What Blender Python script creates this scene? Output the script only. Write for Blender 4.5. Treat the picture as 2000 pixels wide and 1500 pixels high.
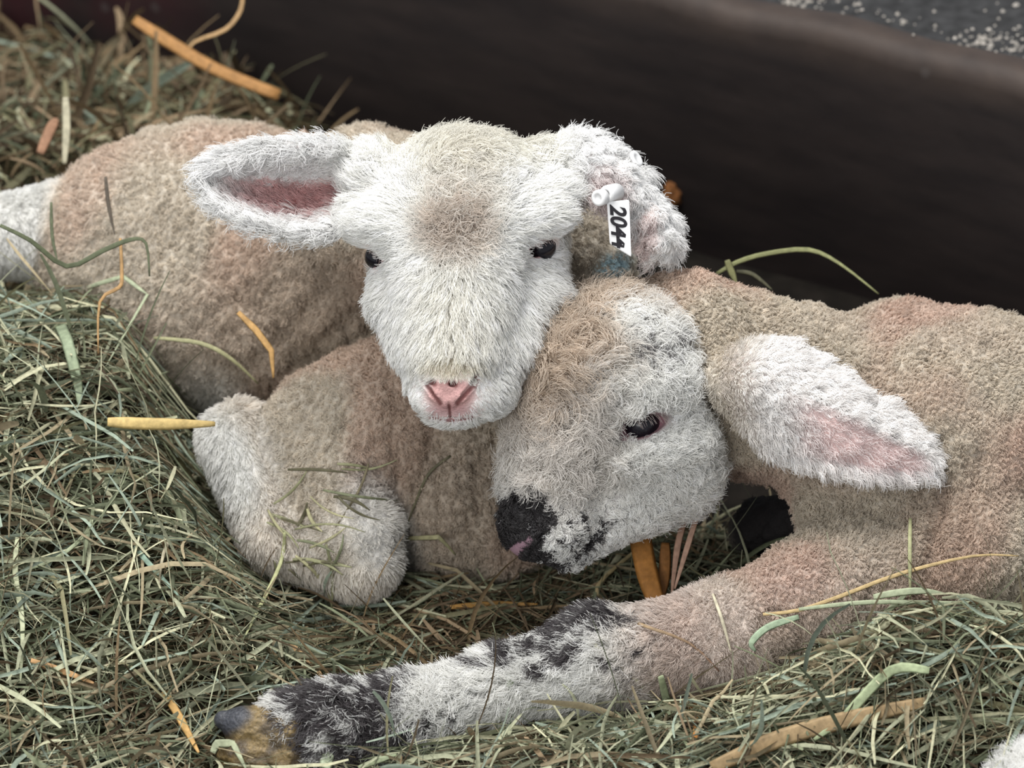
import bpy, math, random
import numpy as np
from mathutils import Matrix, Vector, kdtree
from mathutils.bvhtree import BVHTree

random.seed(7)
rng = np.random.default_rng(7)
sc = bpy.context.scene
for _o in list(bpy.data.objects):
    bpy.data.objects.remove(_o)

# ------------------------------------------------------------------ frame
# local frame of the modelling: X right, Y up, T towards the lens, unit = 0.25 mm; GZ is the floor height
K = 0.00025
D = 10000.0
PITCH = math.radians(30)
SP, CP = math.sin(PITCH), math.cos(PITCH)
GZ = -520.0
RL = np.array([[1, 0, 0], [0, SP, -CP], [0, CP, SP]], float)       # local -> world axes

def P(px, py, d=0.0):
    s = (D - d) / D
    return np.array([(px - 1000) * s, (750 - py) * s, d], float)

def toworld(a):
    a = np.asarray(a, float)
    w = a @ RL.T
    w[..., 2] -= GZ
    return w * K

def ray_z(px, py, z):
    """point where the line of sight through px,py meets the height z above the floor"""
    d = 0.0
    for _ in range(30):
        s = (D - d) / D
        d = ((z + GZ) - (750 - py) * s * CP) / SP
    return P(px, py, d)

def srgb(r, g, b):
    f = lambda c: c / 12.92 if c <= 0.04045 else ((c + 0.055) / 1.055) ** 2.4
    return np.array([f(r / 255), f(g / 255), f(b / 255)])

# ------------------------------------------------------------------ camera, world, lights, exposure
cam = bpy.data.cameras.new('camera')
camo = bpy.data.objects.new('camera', cam)
sc.collection.objects.link(camo)
sc.camera = camo
cam.sensor_width = 36
cam.lens = 180
camo.matrix_world = Matrix.Translation(Vector(toworld([0, 0, D]))) @ Matrix(RL.tolist()).to_4x4()
cam.clip_start = 0.1
cam.clip_end = 50
cam.dof.use_dof = True
cam.dof.focus_distance = (D - 130) * K
cam.dof.aperture_fstop = 10

w = bpy.data.worlds.new('world'); sc.world = w; w.use_nodes = True
bg = w.node_tree.nodes['Background']
bg.inputs[0].default_value = (0.90, 0.94, 1.0, 1)
bg.inputs[1].default_value = 0.27

def area(name, loc, target, size, power, col):
    l = bpy.data.lights.new(name, 'AREA'); l.shape = 'RECTANGLE'
    l.size, l.size_y = size; l.energy = power; l.color = col
    o = bpy.data.objects.new(name, l); sc.collection.objects.link(o)
    o.location = loc
    o.rotation_euler = (Vector(target) - Vector(loc)).to_track_quat('-Z', 'Y').to_euler()
    return o
area('skylight', (-0.25, 0.15, 2.2), (0, 0.05, 0.1), (1.5, 1.2), 37, (1.0, 0.985, 0.96))
area('barn_opening', (-1.2, -2.6, 1.5), (0, 0, 0.1), (1.6, 1.2), 22, (1.0, 0.985, 0.96))
sc.view_settings.view_transform = 'Standard'
sc.view_settings.look = 'None'
sc.view_settings.gamma = 1
sc.view_settings.use_curve_mapping = False
sc.view_settings.exposure = 0.95

# ------------------------------------------------------------------ helpers
def link(o, parent=None):
    sc.collection.objects.link(o)
    if parent is not None: o.parent = parent
    return o

def tag(o, label, cat, group=None, kind=None):
    o['label'] = label; o['category'] = cat
    if group: o['group'] = group
    if kind: o['kind'] = kind
    return o

def empty(name, loc, label, cat, group=None):
    o = bpy.data.objects.new(name, None); o.empty_display_size = 0.02
    o.location = loc
    link(o); tag(o, label, cat, group)
    return o

def mesh_obj(name, V, F, mat, parent=None, smooth=True, cols=None, local=True, facecols=None):
    """V in the local frame (or world metres if local is False)"""
    W = toworld(V) if local else np.asarray(V, float)
    if parent is not None: W = W - np.array(parent.location)
    me = bpy.data.meshes.new(name)
    if isinstance(F, np.ndarray):
        n, k = F.shape
        me.vertices.add(len(W)); me.vertices.foreach_set('co', W.astype(np.float32).ravel())
        me.loops.add(n * k); me.loops.foreach_set('vertex_index', F.astype(np.int32).ravel())
        me.polygons.add(n)
        me.polygons.foreach_set('loop_start', np.arange(0, n * k, k, dtype=np.int32))
        me.polygons.foreach_set('loop_total', np.full(n, k, dtype=np.int32))
        me.update(calc_edges=True)
    else:
        me.from_pydata(W.tolist(), [], F)
    me.validate()
    if smooth: me.polygons.foreach_set('use_smooth', np.ones(len(me.polygons), bool))
    if cols is not None:
        a = me.color_attributes.new('col', 'FLOAT_COLOR', 'POINT')
        c4 = np.ones((len(W), 4), np.float32); c4[:, :3] = cols
        a.data.foreach_set('color', c4.ravel())
    me.materials.append(mat)
    return link(bpy.data.objects.new(name, me), parent)

_W = {}
def fnoise(p, scale, seed):
    """smooth noise about -1..1 made of random waves; p (N,3)"""
    if seed not in _W:
        r = np.random.default_rng(seed)
        v = r.normal(size=(14, 3)); v /= np.linalg.norm(v, axis=1)[:, None]
        _W[seed] = (v * r.uniform(0.6, 1.7, (14, 1)), r.uniform(0, 6.28, 14))
    v, ph = _W[seed]
    q = (p / scale) @ v.T * 6.28 + ph
    return np.sin(q).sum(1) / 4.2

def sstep(x, a, b):
    t = np.clip((x - a) / (b - a), 0, 1)
    return t * t * (3 - 2 * t)

def mixc(a, b, t):
    t = np.asarray(t)[:, None]
    return a * (1 - t) + b * t

# ------------------------------------------------------------------ materials
def new_mat(name):
    m = bpy.data.materials.new(name); m.use_nodes = True
    nt = m.node_tree; nt.nodes.clear()
    out = nt.nodes.new('ShaderNodeOutputMaterial')
    return m, nt, out

def fur_mat(name, trans=0.35, gloss=0.06):
    m, nt, out = new_mat(name)
    at = nt.nodes.new('ShaderNodeAttribute'); at.attribute_name = 'col'
    di = nt.nodes.new('ShaderNodeBsdfDiffuse'); tr = nt.nodes.new('ShaderNodeBsdfTranslucent')
    gl = nt.nodes.new('ShaderNodeBsdfGlossy'); gl.inputs['Roughness'].default_value = 0.45
    m1 = nt.nodes.new('ShaderNodeMixShader'); m1.inputs[0].default_value = trans
    m2 = nt.nodes.new('ShaderNodeMixShader'); m2.inputs[0].default_value = gloss
    L = nt.links.new
    L(at.outputs['Color'], di.inputs[0]); L(at.outputs['Color'], tr.inputs[0])
    L(di.outputs[0], m1.inputs[1]); L(tr.outputs[0], m1.inputs[2])
    L(m1.outputs[0], m2.inputs[1]); L(gl.outputs[0], m2.inputs[2]); L(m2.outputs[0], out.inputs[0])
    return m

def vcol_mat(name, rough=0.8, bump=0.0, scale=300.0, var=0.0, spec=0.2, sheen=0.0, trans=0.0):
    m, nt, out = new_mat(name)
    L = nt.links.new
    at = nt.nodes.new('ShaderNodeAttribute'); at.attribute_name = 'col'
    b = nt.nodes.new('ShaderNodeBsdfPrincipled')
    b.inputs['Roughness'].default_value = rough; b.inputs['Specular IOR Level'].default_value = spec
    src = at.outputs['Color']
    tc = nt.nodes.new('ShaderNodeTexCoord')
    nz = nt.nodes.new('ShaderNodeTexNoise'); nz.inputs['Scale'].default_value = scale; nz.inputs['Detail'].default_value = 4
    L(tc.outputs['Object'], nz.inputs['Vector'])
    if var:
        mr = nt.nodes.new('ShaderNodeMapRange'); mr.inputs[1].default_value = .3; mr.inputs[2].default_value = .7
        mr.inputs[3].default_value = 1 - var; mr.inputs[4].default_value = 1 + var
        L(nz.outputs[0], mr.inputs[0])
        vm = nt.nodes.new('ShaderNodeVectorMath'); vm.operation = 'SCALE'
        L(src, vm.inputs[0]); L(mr.outputs[0], vm.inputs['Scale']); src = vm.outputs[0]
    L(src, b.inputs['Base Color'])
    if bump:
        bp = nt.nodes.new('ShaderNodeBump'); bp.inputs['Strength'].default_value = bump; bp.inputs['Distance'].default_value = 0.0015
        L(nz.outputs[0], bp.inputs['Height']); L(bp.outputs[0], b.inputs['Normal'])
    if trans:
        tr = nt.nodes.new('ShaderNodeBsdfTranslucent'); L(src, tr.inputs[0])
        mx = nt.nodes.new('ShaderNodeMixShader'); mx.inputs[0].default_value = trans
        L(b.outputs[0], mx.inputs[1]); L(tr.outputs[0], mx.inputs[2]); L(mx.outputs[0], out.inputs[0])
    else:
        L(b.outputs[0], out.inputs[0])
    return m

def plain_mat(name, col, rough=0.5, spec=0.5, coat=0.0, var=0.0, scale=200.0):
    m, nt, out = new_mat(name); L = nt.links.new
    b = nt.nodes.new('ShaderNodeBsdfPrincipled'); L(b.outputs[0], out.inputs[0])
    b.inputs['Roughness'].default_value = rough; b.inputs['Specular IOR Level'].default_value = spec
    b.inputs['Coat Weight'].default_value = coat; b.inputs['Coat Roughness'].default_value = 0.05
    tc = nt.nodes.new('ShaderNodeTexCoord')
    nz = nt.nodes.new('ShaderNodeTexNoise'); nz.inputs['Scale'].default_value = scale; nz.inputs['Detail'].default_value = 5
    L(tc.outputs['Object'], nz.inputs['Vector'])
    cr = nt.nodes.new('ShaderNodeValToRGB')
    c = np.array(col)
    cr.color_ramp.elements[0].position = .3; cr.color_ramp.elements[1].position = .7
    cr.color_ramp.elements[0].color = (*np.clip(c * (1 - var), 0, 1), 1)
    cr.color_ramp.elements[1].color = (*np.clip(c * (1 + var), 0, 1), 1)
    L(nz.outputs[0], cr.inputs[0]); L(cr.outputs[0], b.inputs['Base Color'])
    return m

M_fur = fur_mat('lamb_hair', 0.38, 0.05)
M_fleece = fur_mat('lamb_fleece', 0.30, 0.02)
M_skin = vcol_mat('lamb_skin', 0.75, 0.5, 900, 0.12, 0.15)
M_hay = vcol_mat('dry_hay', 0.75, 0.0, 500, 0.18, 0.2, trans=0.18)
M_mound = vcol_mat('packed_hay', 0.95, 1.0, 180, 0.6, 0.05)
M_straw = vcol_mat('dry_straw', 0.6, 0.25, 350, 0.2, 0.3, trans=0.12)

# ------------------------------------------------------------------ implicit surfaces
def rotm(rx, ry, rz):
    return np.array(Matrix.Rotation(math.radians(rz), 3, 'Z') @ Matrix.Rotation(math.radians(ry), 3, 'Y') @ Matrix.Rotation(math.radians(rx), 3, 'X'))

def ell(c, r, rot=(0, 0, 0), k=30, g='body', carve=False):
    return dict(t='e', c=P(*c), r=np.array(r, float), R=rotm(*rot), k=k, g=g, carve=carve)
def cone(a, ra, b, rb, k=30, g='body', carve=False):
    return dict(t='c', a=P(*a), b=P(*b), ra=ra, rb=rb, k=k, g=g, carve=carve)

def prim_eval(p, X, Y, Z):
    if p['t'] == 'e':
        R = p['R']; c = p['c']; r = p['r']
        dx, dy, dz = X - c[0], Y - c[1], Z - c[2]
        q = [(dx * R[0, i] + dy * R[1, i] + dz * R[2, i]) for i in range(3)]
        k0 = np.sqrt((q[0] / r[0]) ** 2 + (q[1] / r[1]) ** 2 + (q[2] / r[2]) ** 2)
        k1 = np.sqrt((q[0] / r[0] ** 2) ** 2 + (q[1] / r[1] ** 2) ** 2 + (q[2] / r[2] ** 2) ** 2)
        return k0 * (k0 - 1) / np.maximum(k1, 1e-6)
    a, b = p['a'], p['b']; ba = b - a
    dx, dy, dz = X - a[0], Y - a[1], Z - a[2]
    t = np.clip((dx * ba[0] + dy * ba[1] + dz * ba[2]) / (ba @ ba), 0, 1)
    return np.sqrt((dx - t * ba[0]) ** 2 + (dy - t * ba[1]) ** 2 + (dz - t * ba[2]) ** 2) - (p['ra'] + (p['rb'] - p['ra']) * t)

def prim_box(p):
    if p['t'] == 'e':
        m = np.abs(p['R']) @ p['r']
        return p['c'] - m, p['c'] + m
    return np.minimum(p['a'] - p['ra'], p['b'] - p['rb']), np.maximum(p['a'] + p['ra'], p['b'] + p['rb'])

def smin(a, b, k):
    h = np.maximum(k - np.abs(a - b), 0) / k
    return np.minimum(a, b) - h * h * k * 0.25

class Field:
    def __init__(s, xs, ys, zs):
        s.ax = [np.asarray(v, np.float32) for v in (xs, ys, zs)]
        s.f = np.full([len(v) for v in s.ax], 500.0, np.float32)
        s.prims = []
    def sl(s, lo, hi, m):
        return tuple(slice(max(0, int(np.searchsorted(a, lo[i] - m)) - 1), int(np.searchsorted(a, hi[i] + m)) + 1) for i, a in enumerate(s.ax))
    def grids(s, q):
        return s.ax[0][q[0]][:, None, None], s.ax[1][q[1]][None, :, None], s.ax[2][q[2]][None, None, :]
    def add(s, p):
        s.prims.append(p)
        q = s.sl(*prim_box(p), p['k'] + 40)
        d = prim_eval(p, *s.grids(q)).astype(np.float32)
        if p['carve']: s.f[q] = -smin(-s.f[q], d, p['k'])
        else: s.f[q] = smin(s.f[q], d, p['k'])
    def sheet(s, sh, k=14):
        V = sh['V']; q = s.sl(V.min(0), V.max(0), 30)
        X, Y, Z = [a.astype(float) for a in s.grids(q)]
        blk = s.f[q]; bv = sh['bvh']; th = sh['th']
        # only where near: coarse test by distance to a few centres
        shp = blk.shape
        pts = np.stack(np.broadcast_arrays(X, Y, Z), -1).reshape(-1, 3)
        out = np.full(len(pts), 200.0, np.float32)
        cs = sh['C']
        near = np.zeros(len(pts), bool)
        for c, rad in cs:
            near |= ((pts - c) ** 2).sum(1) < rad * rad
        for i in np.nonzero(near)[0]:
            r = bv.find_nearest(pts[i], 26.0)
            if r[0] is not None: out[i] = r[3] - th[r[2]]
        s.f[q] = smin(blk, out.reshape(shp), k)
    def at(s, pts):
        idx = [np.clip(np.searchsorted(a, pts[:, i]), 1, len(a) - 1) for i, a in enumerate(s.ax)]
        inside = np.ones(len(pts), bool)
        for i, a in enumerate(s.ax): inside &= (pts[:, i] > a[0]) & (pts[:, i] < a[-1])
        r = np.full(len(pts), 500.0)
        # trilinear
        fr = []
        for i, a in enumerate(s.ax):
            a0, a1 = a[idx[i] - 1], a[idx[i]]
            fr.append(np.clip((pts[:, i] - a0) / (a1 - a0), 0, 1))
        v = 0
        for cx in (0, 1):
            for cy in (0, 1):
                for cz in (0, 1):
                    wgt = (fr[0] if cx else 1 - fr[0]) * (fr[1] if cy else 1 - fr[1]) * (fr[2] if cz else 1 - fr[2])
                    v = v + wgt * s.f[idx[0] - 1 + cx, idx[1] - 1 + cy, idx[2] - 1 + cz]
        r[inside] = v[inside]
        return r
    def surf(s, px, py, d1=420, d0=-900):
        """first surface point along the sight line"""
        ds = np.arange(d1, d0, -2.0)
        pts = np.array([P(px, py, d) for d in ds])
        v = s.at(pts)
        i = np.nonzero(v < 0)[0]
        return ds[i[0]] if len(i) else 0.0
    def mesh(s):
        f = s.f; sg = f < 0
        n = [m - 1 for m in f.shape]
        cnt = np.zeros(n, np.uint8)
        for cx in (0, 1):
            for cy in (0, 1):
                for cz in (0, 1):
                    cnt += sg[cx:cx + n[0], cy:cy + n[1], cz:cz + n[2]]
        act = np.nonzero((cnt > 0) & (cnt < 8)); del cnt
        I = np.stack(act, 1)
        cid = np.full(n, -1, np.int32); cid[act] = np.arange(len(I))
        pos = np.zeros((len(I), 3)); c = np.zeros(len(I))
        cor = [(a, b, d) for a in (0, 1) for b in (0, 1) for d in (0, 1)]
        for u in cor:
            for ax in range(3):
                if u[ax]: continue
                v = list(u); v[ax] = 1
                fu = f[I[:, 0] + u[0], I[:, 1] + u[1], I[:, 2] + u[2]]; fv = f[I[:, 0] + v[0], I[:, 1] + v[1], I[:, 2] + v[2]]
                cr = (fu < 0) != (fv < 0)
                t = np.where(cr, fu / np.where(cr, fu - fv, 1), 0)
                e = np.zeros((len(I), 3)); e[:] = u; e[:, ax] = t
                pos[cr] += e[cr]; c += cr
        pos = pos / c[:, None]
        V = np.zeros_like(pos)
        for i, a in enumerate(s.ax):
            a0, a1 = a[I[:, i]], a[I[:, i] + 1]
            V[:, i] = a0 + (a1 - a0) * pos[:, i]
        Q = []
        for ax in range(3):
            b, d = (ax + 1) % 3, (ax + 2) % 3
            lo = [slice(None)] * 3; hi = [slice(None)] * 3
            lo[ax] = slice(0, -1); hi[ax] = slice(1, None)
            e = sg[tuple(lo)] != sg[tuple(hi)]
            J = np.stack(np.nonzero(e), 1)
            ok = (J[:, b] > 0) & (J[:, d] > 0) & (J[:, b] < n[b]) & (J[:, d] < n[d])
            J = J[ok]
            def g(ob, od):
                M_ = J.copy(); M_[:, b] += ob; M_[:, d] += od
                return cid[M_[:, 0], M_[:, 1], M_[:, 2]]
            q = np.stack([g(-1, -1), g(0, -1), g(0, 0), g(-1, 0)], 1)
            ins = sg[J[:, 0], J[:, 1], J[:, 2]]
            q[~ins] = q[~ins][:, ::-1]
            Q.append(q)
        Q = np.concatenate(Q)
        return V, Q[(Q >= 0).all(1)]

def group_sdf(prims, pts, g):
    d = np.full(len(pts), 1e3)
    for p in prims:
        if p['g'] == g and not p['carve']:
            d = np.minimum(d, prim_eval(p, pts[:, 0], pts[:, 1], pts[:, 2]))
    return d

def ear_sheet(rows, nu=34, nv=17, th=8.0):
    """rows: (edge, middle, edge) stations from base to tip"""
    R = np.array([[P(*q) for q in r] for r in rows])
    n = len(R)
    V = []; U = []
    for i in range(nu + 1):
        t = i / nu * (n - 1); k = min(int(t), n - 2); t -= k
        p0, p1, p2, p3 = R[max(k - 1, 0)], R[k], R[k + 1], R[min(k + 2, n - 1)]
        c = 0.5 * (2 * p1 + (p2 - p0) * t + (2 * p0 - 5 * p1 + 4 * p2 - p3) * t * t + (3 * p1 - p0 - 3 * p2 + p3) * t ** 3)
        for j in range(nv + 1):
            v = j / nv
            mid = 2 * c[1] - 0.5 * (c[0] + c[2])
            V.append((1 - v) ** 2 * c[0] + 2 * v * (1 - v) * mid + v * v * c[2]); U.append((i / nu, v))
    V = np.array(V); U = np.array(U)
    F = [(i * (nv + 1) + j, (i + 1) * (nv + 1) + j, (i + 1) * (nv + 1) + j + 1, i * (nv + 1) + j + 1) for i in range(nu) for j in range(nv)]
    Fa = np.array(F)
    uv = U[Fa].mean(1)
    e = np.minimum(uv[:, 1], 1 - uv[:, 1]) * 2
    thk = th * (0.62 + 0.38 * np.sqrt(e)) * (1.15 - 0.3 * uv[:, 0])
    Vs = V[Fa]
    fn = np.cross(Vs[:, 2] - Vs[:, 0], Vs[:, 3] - Vs[:, 1]); fn /= np.linalg.norm(fn, axis=1)[:, None] + 1e-9
    along = Vs[:, 1] - Vs[:, 0]; along /= np.linalg.norm(along, axis=1)[:, None] + 1e-9
    across = Vs[:, 3] - Vs[:, 0]; across /= np.linalg.norm(across, axis=1)[:, None] + 1e-9
    C = []
    for i in range(0, nu + 1, 3):
        row = V[i * (nv + 1):(i + 1) * (nv + 1)]
        for j in range(0, nv + 1, 4):
            C.append((row[j], 62.0))
    return dict(V=V, bvh=BVHTree.FromPolygons(V.tolist(), F), th=thk, uv=uv, fn=fn, along=along, across=across, C=C)

def axis_steps(segs):
    out = []
    for a, b, st in segs:
        out.append(np.arange(a, b, st))
    return np.concatenate(out + [[segs[-1][1]]])

def vnormals(V, Q):
    n = np.zeros_like(V)
    fn = np.cross(V[Q[:, 2]] - V[Q[:, 0]], V[Q[:, 3]] - V[Q[:, 1]])
    for i in range(4): np.add.at(n, Q[:, i], fn)
    return n / (np.linalg.norm(n, axis=1)[:, None] + 1e-9), fn

def topix(V):
    s = (D - V[:, 2]) / D
    return V[:, 0] / s + 1000, 750 - V[:, 1] / s

def blob(px, py, cx, cy, rx, ry, rot=0, soft=0.5):
    """1 inside an ellipse, falling to 0 outside"""
    a = math.radians(rot); dx, dy = px - cx, py - cy
    u = (dx * math.cos(a) + dy * math.sin(a)) / rx; v = (-dx * math.sin(a) + dy * math.cos(a)) / ry
    r = np.sqrt(u * u + v * v)
    return 1 - sstep(r, 1 - soft, 1 + soft)

def ear_info(V, sheets):
    """per vertex: which ear (-1 none), u, v, side, along, across"""
    n = len(V); ear = np.full(n, -1); uv = np.zeros((n, 2)); side = np.zeros(n); al = np.zeros((n, 3)); ac = np.zeros((n, 3))
    for k, sh in enumerate(sheets):
        near = np.zeros(n, bool)
        for c, rad in sh['C']: near |= ((V - c) ** 2).sum(1) < 40 ** 2
        for i in np.nonzero(near)[0]:
            r = sh['bvh'].find_nearest(V[i], 18.0)
            if r[0] is None: continue
            f = r[2]
            if r[3] - sh['th'][f] > 4: continue
            ear[i] = k; uv[i] = sh['uv'][f]; al[i] = sh['along'][f]; ac[i] = sh['across'][f]
            side[i] = np.dot(V[i] - np.array(r[0]), sh['fn'][f])
    return ear, uv, side, al, ac

def grow(name, parent, mat, V, Q, N, FN, dens, per, m, attrs, clumps, width):
    """hair strands as a curves object.
    dens: strands wanted per face weight (per vertex weight array); per: total count.
    attrs: dict of per-vertex arrays: len, lay, curl, flow(N,3), col(N,3), frizz, clump"""
    area_ = np.linalg.norm(FN, axis=1) * 0.5
    wf = dens[Q].mean(1) * area_
    back = FN[:, 2] / (np.linalg.norm(FN, axis=1) + 1e-9)
    wf = wf * np.where(back < -0.25, 0.12, 1.0)
    per = int(per)
    fi = rng.choice(len(Q), per, p=wf / wf.sum())
    a, b = rng.random(per), rng.random(per)
    q = Q[fi]
    def bil(A):
        A = A if A.ndim == 2 else A[:, None]
        r = (A[q[:, 0]] * ((1 - a) * (1 - b))[:, None] + A[q[:, 1]] * (a * (1 - b))[:, None] + A[q[:, 2]] * (a * b)[:, None] + A[q[:, 3]] * ((1 - a) * b)[:, None])
        return r
    root = bil(V); nor = bil(N); nor /= np.linalg.norm(nor, axis=1)[:, None] + 1e-9
    L = bil(attrs['len'])[:, 0] * rng.uniform(0.65, 1.25, per)
    lay = np.clip(bil(attrs['lay'])[:, 0] + rng.normal(0, 0.07, per), 0, 1)
    curl = bil(attrs['curl'])[:, 0]; cl = bil(attrs['clump'])[:, 0]; fz = bil(attrs['frizz'])[:, 0]
    flow = bil(attrs['flow']); col = bil(attrs['col'])
    # clump centres
    ci = rng.choice(per, max(8, int(clumps)), replace=False)
    kd = kdtree.KDTree(len(ci))
    for j, i in enumerate(ci): kd.insert(root[i], j)
    kd.balance()
    own = np.array([kd.find(p)[1] for p in root])
    cr = root[ci][own]; cn = nor[ci][own]; cf = flow[ci][own]
    # random swing of the flow, shared within a clump
    crand = rng.normal(0, 1, (len(ci), 3))[own]
    fl = flow * (1 - 0.6 * cl[:, None]) + cf * 0.6 * cl[:, None] + crand * (0.55 * fz)[:, None] + rng.normal(0, 1, (per, 3)) * (0.22 * fz + 0.05)[:, None]
    fl -= nor * (fl * nor).sum(1)[:, None]
    fl /= np.linalg.norm(fl, axis=1)[:, None] + 1e-9
    side = np.cross(nor, fl)
    t = np.linspace(0, 1, m)[None, :, None]
    lay_ = lay[:, None, None]; L_ = L[:, None, None]
    up = (1 - lay_) * t + lay_ * 0.30 * (1 - (1 - t) ** 2)
    pos = root[:, None, :] + L_ * (nor[:, None, :] * up + fl[:, None, :] * lay_ * t)
    # curl, phase shared within the clump
    ph = (rng.uniform(0, 6.28, len(ci))[own] + rng.normal(0, 0.5, per))[:, None, None]
    turns = (rng.uniform(0.8, 1.5, len(ci))[own])[:, None, None]
    amp = (curl * L * 0.22)[:, None, None] * np.sqrt(t)
    pos += amp * (np.cos(ph + turns * 6.28 * t) - np.cos(ph)) * side[:, None, :] + amp * 0.8 * (np.sin(ph + turns * 6.28 * t) - np.sin(ph)) * (nor * 0.5 + fl * 0.5)[:, None, :]
    off = cr - root
    off -= nor * (off * nor).sum(1)[:, None]
    dl = np.linalg.norm(off, axis=1); lim = np.minimum(1, (L * 0.8) / (dl + 1e-6))
    pos += off[:, None, :] * (cl * lim)[:, None, None] * (t ** 1.2) * 0.75
    W = toworld(pos.reshape(-1, 3)) - np.array(parent.location)
    cu = bpy.data.hair_curves.new(name)
    cu.add_curves([m] * per)
    cu.attributes['position'].data.foreach_set('vector', W.astype(np.float32).ravel())
    rad = cu.attributes.get('radius') or cu.attributes.new('radius', 'FLOAT', 'POINT')
    tp = np.linspace(1, 0.35, m)[None, :] * (width * K * rng.uniform(0.7, 1.3, per))[:, None]
    rad.data.foreach_set('value', tp.astype(np.float32).ravel())
    ca = cu.attributes.new('col', 'FLOAT_COLOR', 'CURVE')
    if 'alt' in attrs:
        ap = bil(attrs['altp'])[:, 0]; rr_ = .55 * rng.random(per) + .45 * rng.random(len(ci))[own]
        col = np.where((rr_ < ap)[:, None], bil(attrs['alt']), col)
    br = rng.normal(1, 0.10, per) * (1 + 0.06 * rng.normal(0, 1, len(ci))[own])
    c4 = np.ones((per, 4), np.float32); c4[:, :3] = np.clip(col * br[:, None], 0, 0.97)
    ca.data.foreach_set('color', c4.ravel())
    cu.materials.append(mat)
    o = link(bpy.data.objects.new(name, cu), parent)
    o['kind'] = 'stuff'
    return o

# ================================================================== LAMB A (tagged lamb, faces the lens)
def lerp_pts(*p): return p

A = Field(axis_steps([(-1250, -640, 8), (-640, -320, 5), (-320, -210, 3.6), (-210, -30, 2.6), (-30, 120, 3.6), (120, 400, 5)]),
          axis_steps([(-520, -110, 8), (-110, -80, 3.8), (-80, 55, 2.6), (55, 530, 3.8), (530, 640, 6)]),
          axis_steps([(-1040, -420, 9), (-420, -60, 7), (-60, 200, 4), (200, 330, 3)]))
for p in [
    # trunk lying behind on the hay bank
    ell((440, 460, -700), (330, 238, 245), (0, 10, -4), 40),
    ell((260, 500, -720), (210, 215, 230), (0, 0, 0), 60),
    ell((640, 520, -600), (250, 255, 230), (0, 0, -18), 60),
    ell((420, 620, -640), (300, 200, 220), (0, 0, -12), 60),
    cone((120, 450, -700), 95, (-60, 470, -640), 70, 30, 'leg'),
    # neck
    cone((720, 420, -480), 180, (930, 470, -140), 140, 60),
    cone((1010, 480, -200), 120, (1130, 560, -250), 100, 40),
    cone((1120, 520, -260), 105, (960, 780, -300), 160, 50),
    # shoulder, chest and folded forelegs
    ell((735, 830, -330), (245, 165, 190), (0, 0, 27), 16),
    ell((880, 930, -350), (170, 210, 180), (0, 0, 0), 50),
    ell((980, 1010, -350), (130, 120, 150), (0, 0, 0), 50),
    cone((620, 860, -270), 120, (690, 1050, -170), 92, 40),
    cone((690, 1045, -170), 92, (700, 1090, -170), 76, 30, 'leg'),
    cone((700, 1090, -170), 74, (560, 1060, -190), 66, 30, 'leg'),
    cone((465, 870, -270), 72, (540, 1040, -210), 72, 34, 'leg'),
    cone((470, 830, -290), 48, (455, 850, -290), 60, 24, 'leg'),
    # head
    ell((908, 427, 40), (170, 160, 172), (0, 0, 0), 30, 'head'),
    cone((900, 480, 110), 128, (880, 735, 205), 72, 30, 'head'),
    cone((812, 500, 40), 90, (854, 735, 150), 55, 30, 'head'),
    cone((1008, 500, 40), 92, (944, 735, 150), 66, 30, 'head'),
    ell((1020, 590, 0), (72, 90, 80), (0, 0, 0), 40, 'head'),
    ell((1040, 425, 115), (62, 48, 60), (0, 0, -8), 40, 'head'),
    ell((755, 440, 110), (58, 48, 60), (0, 0, 8), 40, 'head'),
    ell((1052, 560, 78), (42, 42, 42), (0, 0, 0), 30, 'head'),
    ell((768, 562, 70), (34, 46, 40), (0, 0, 0), 30, 'head'),
    ell((1055, 350, 30), (62, 64, 58), (0, 0, 0), 40, 'head'),
    ell((738, 350, 30), (56, 62, 60), (0, 0, 0), 40, 'head'),
    ell((1078, 380, 95), (36, 30, 36), (0, 0, -10), 24, 'head'),
    ell((716, 430, 60), (34, 44, 40), (0, 0, 0), 30, 'head'),
    ell((900, 765, 150), (95, 52, 90), (0, 0, -4), 30, 'head'),
    ell((848, 778, 205), (42, 34, 40), (0, 0, 0), 18, 'head'),
    ell((915, 776, 205), (48, 36, 40), (0, 0, 0), 18, 'head'),
    ell((882, 806, 175), (52, 24, 50), (0, 0, 0), 14, 'head'),

]: A.add(p)
earA1 = ear_sheet([                      # viewer's left ear, open cup
    ((705, 305, 40), (690, 365, -30), (690, 438, 40)),
    ((640, 286, 70), (620, 362, -35), (640, 452, 60)),
    ((560, 286, 85), (545, 360, -20), (560, 452, 75)),
    ((485, 300, 80), (478, 352, 0), (485, 430, 78)),
    ((425, 316, 60), (426, 346, 20), (432, 402, 62)),
    ((392, 334, 45), (394, 344, 38), (398, 364, 46)),
], th=9)
earA2 = ear_sheet([                      # viewer's right ear, folded over and hanging
    ((1050, 318, 20), (1075, 308, 50), (1100, 365, 40)),
    ((1112, 280, 0), (1132, 300, 70), (1130, 374, 60)),
    ((1178, 286, -30), (1195, 325, 50), (1160, 370, 75)),
    ((1230, 334, -40), (1234, 366, 42), (1212, 402, 50)),
    ((1270, 392, -40), (1275, 424, 30), (1244, 440, 20)),
    ((1306, 452, -40), (1292, 470, 22), (1256, 478, 10)),
    ((1310, 492, -30), (1292, 498, 12), (1272, 505, 0)),
], th=10)
A.sheet(earA1); A.sheet(earA2)

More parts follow.
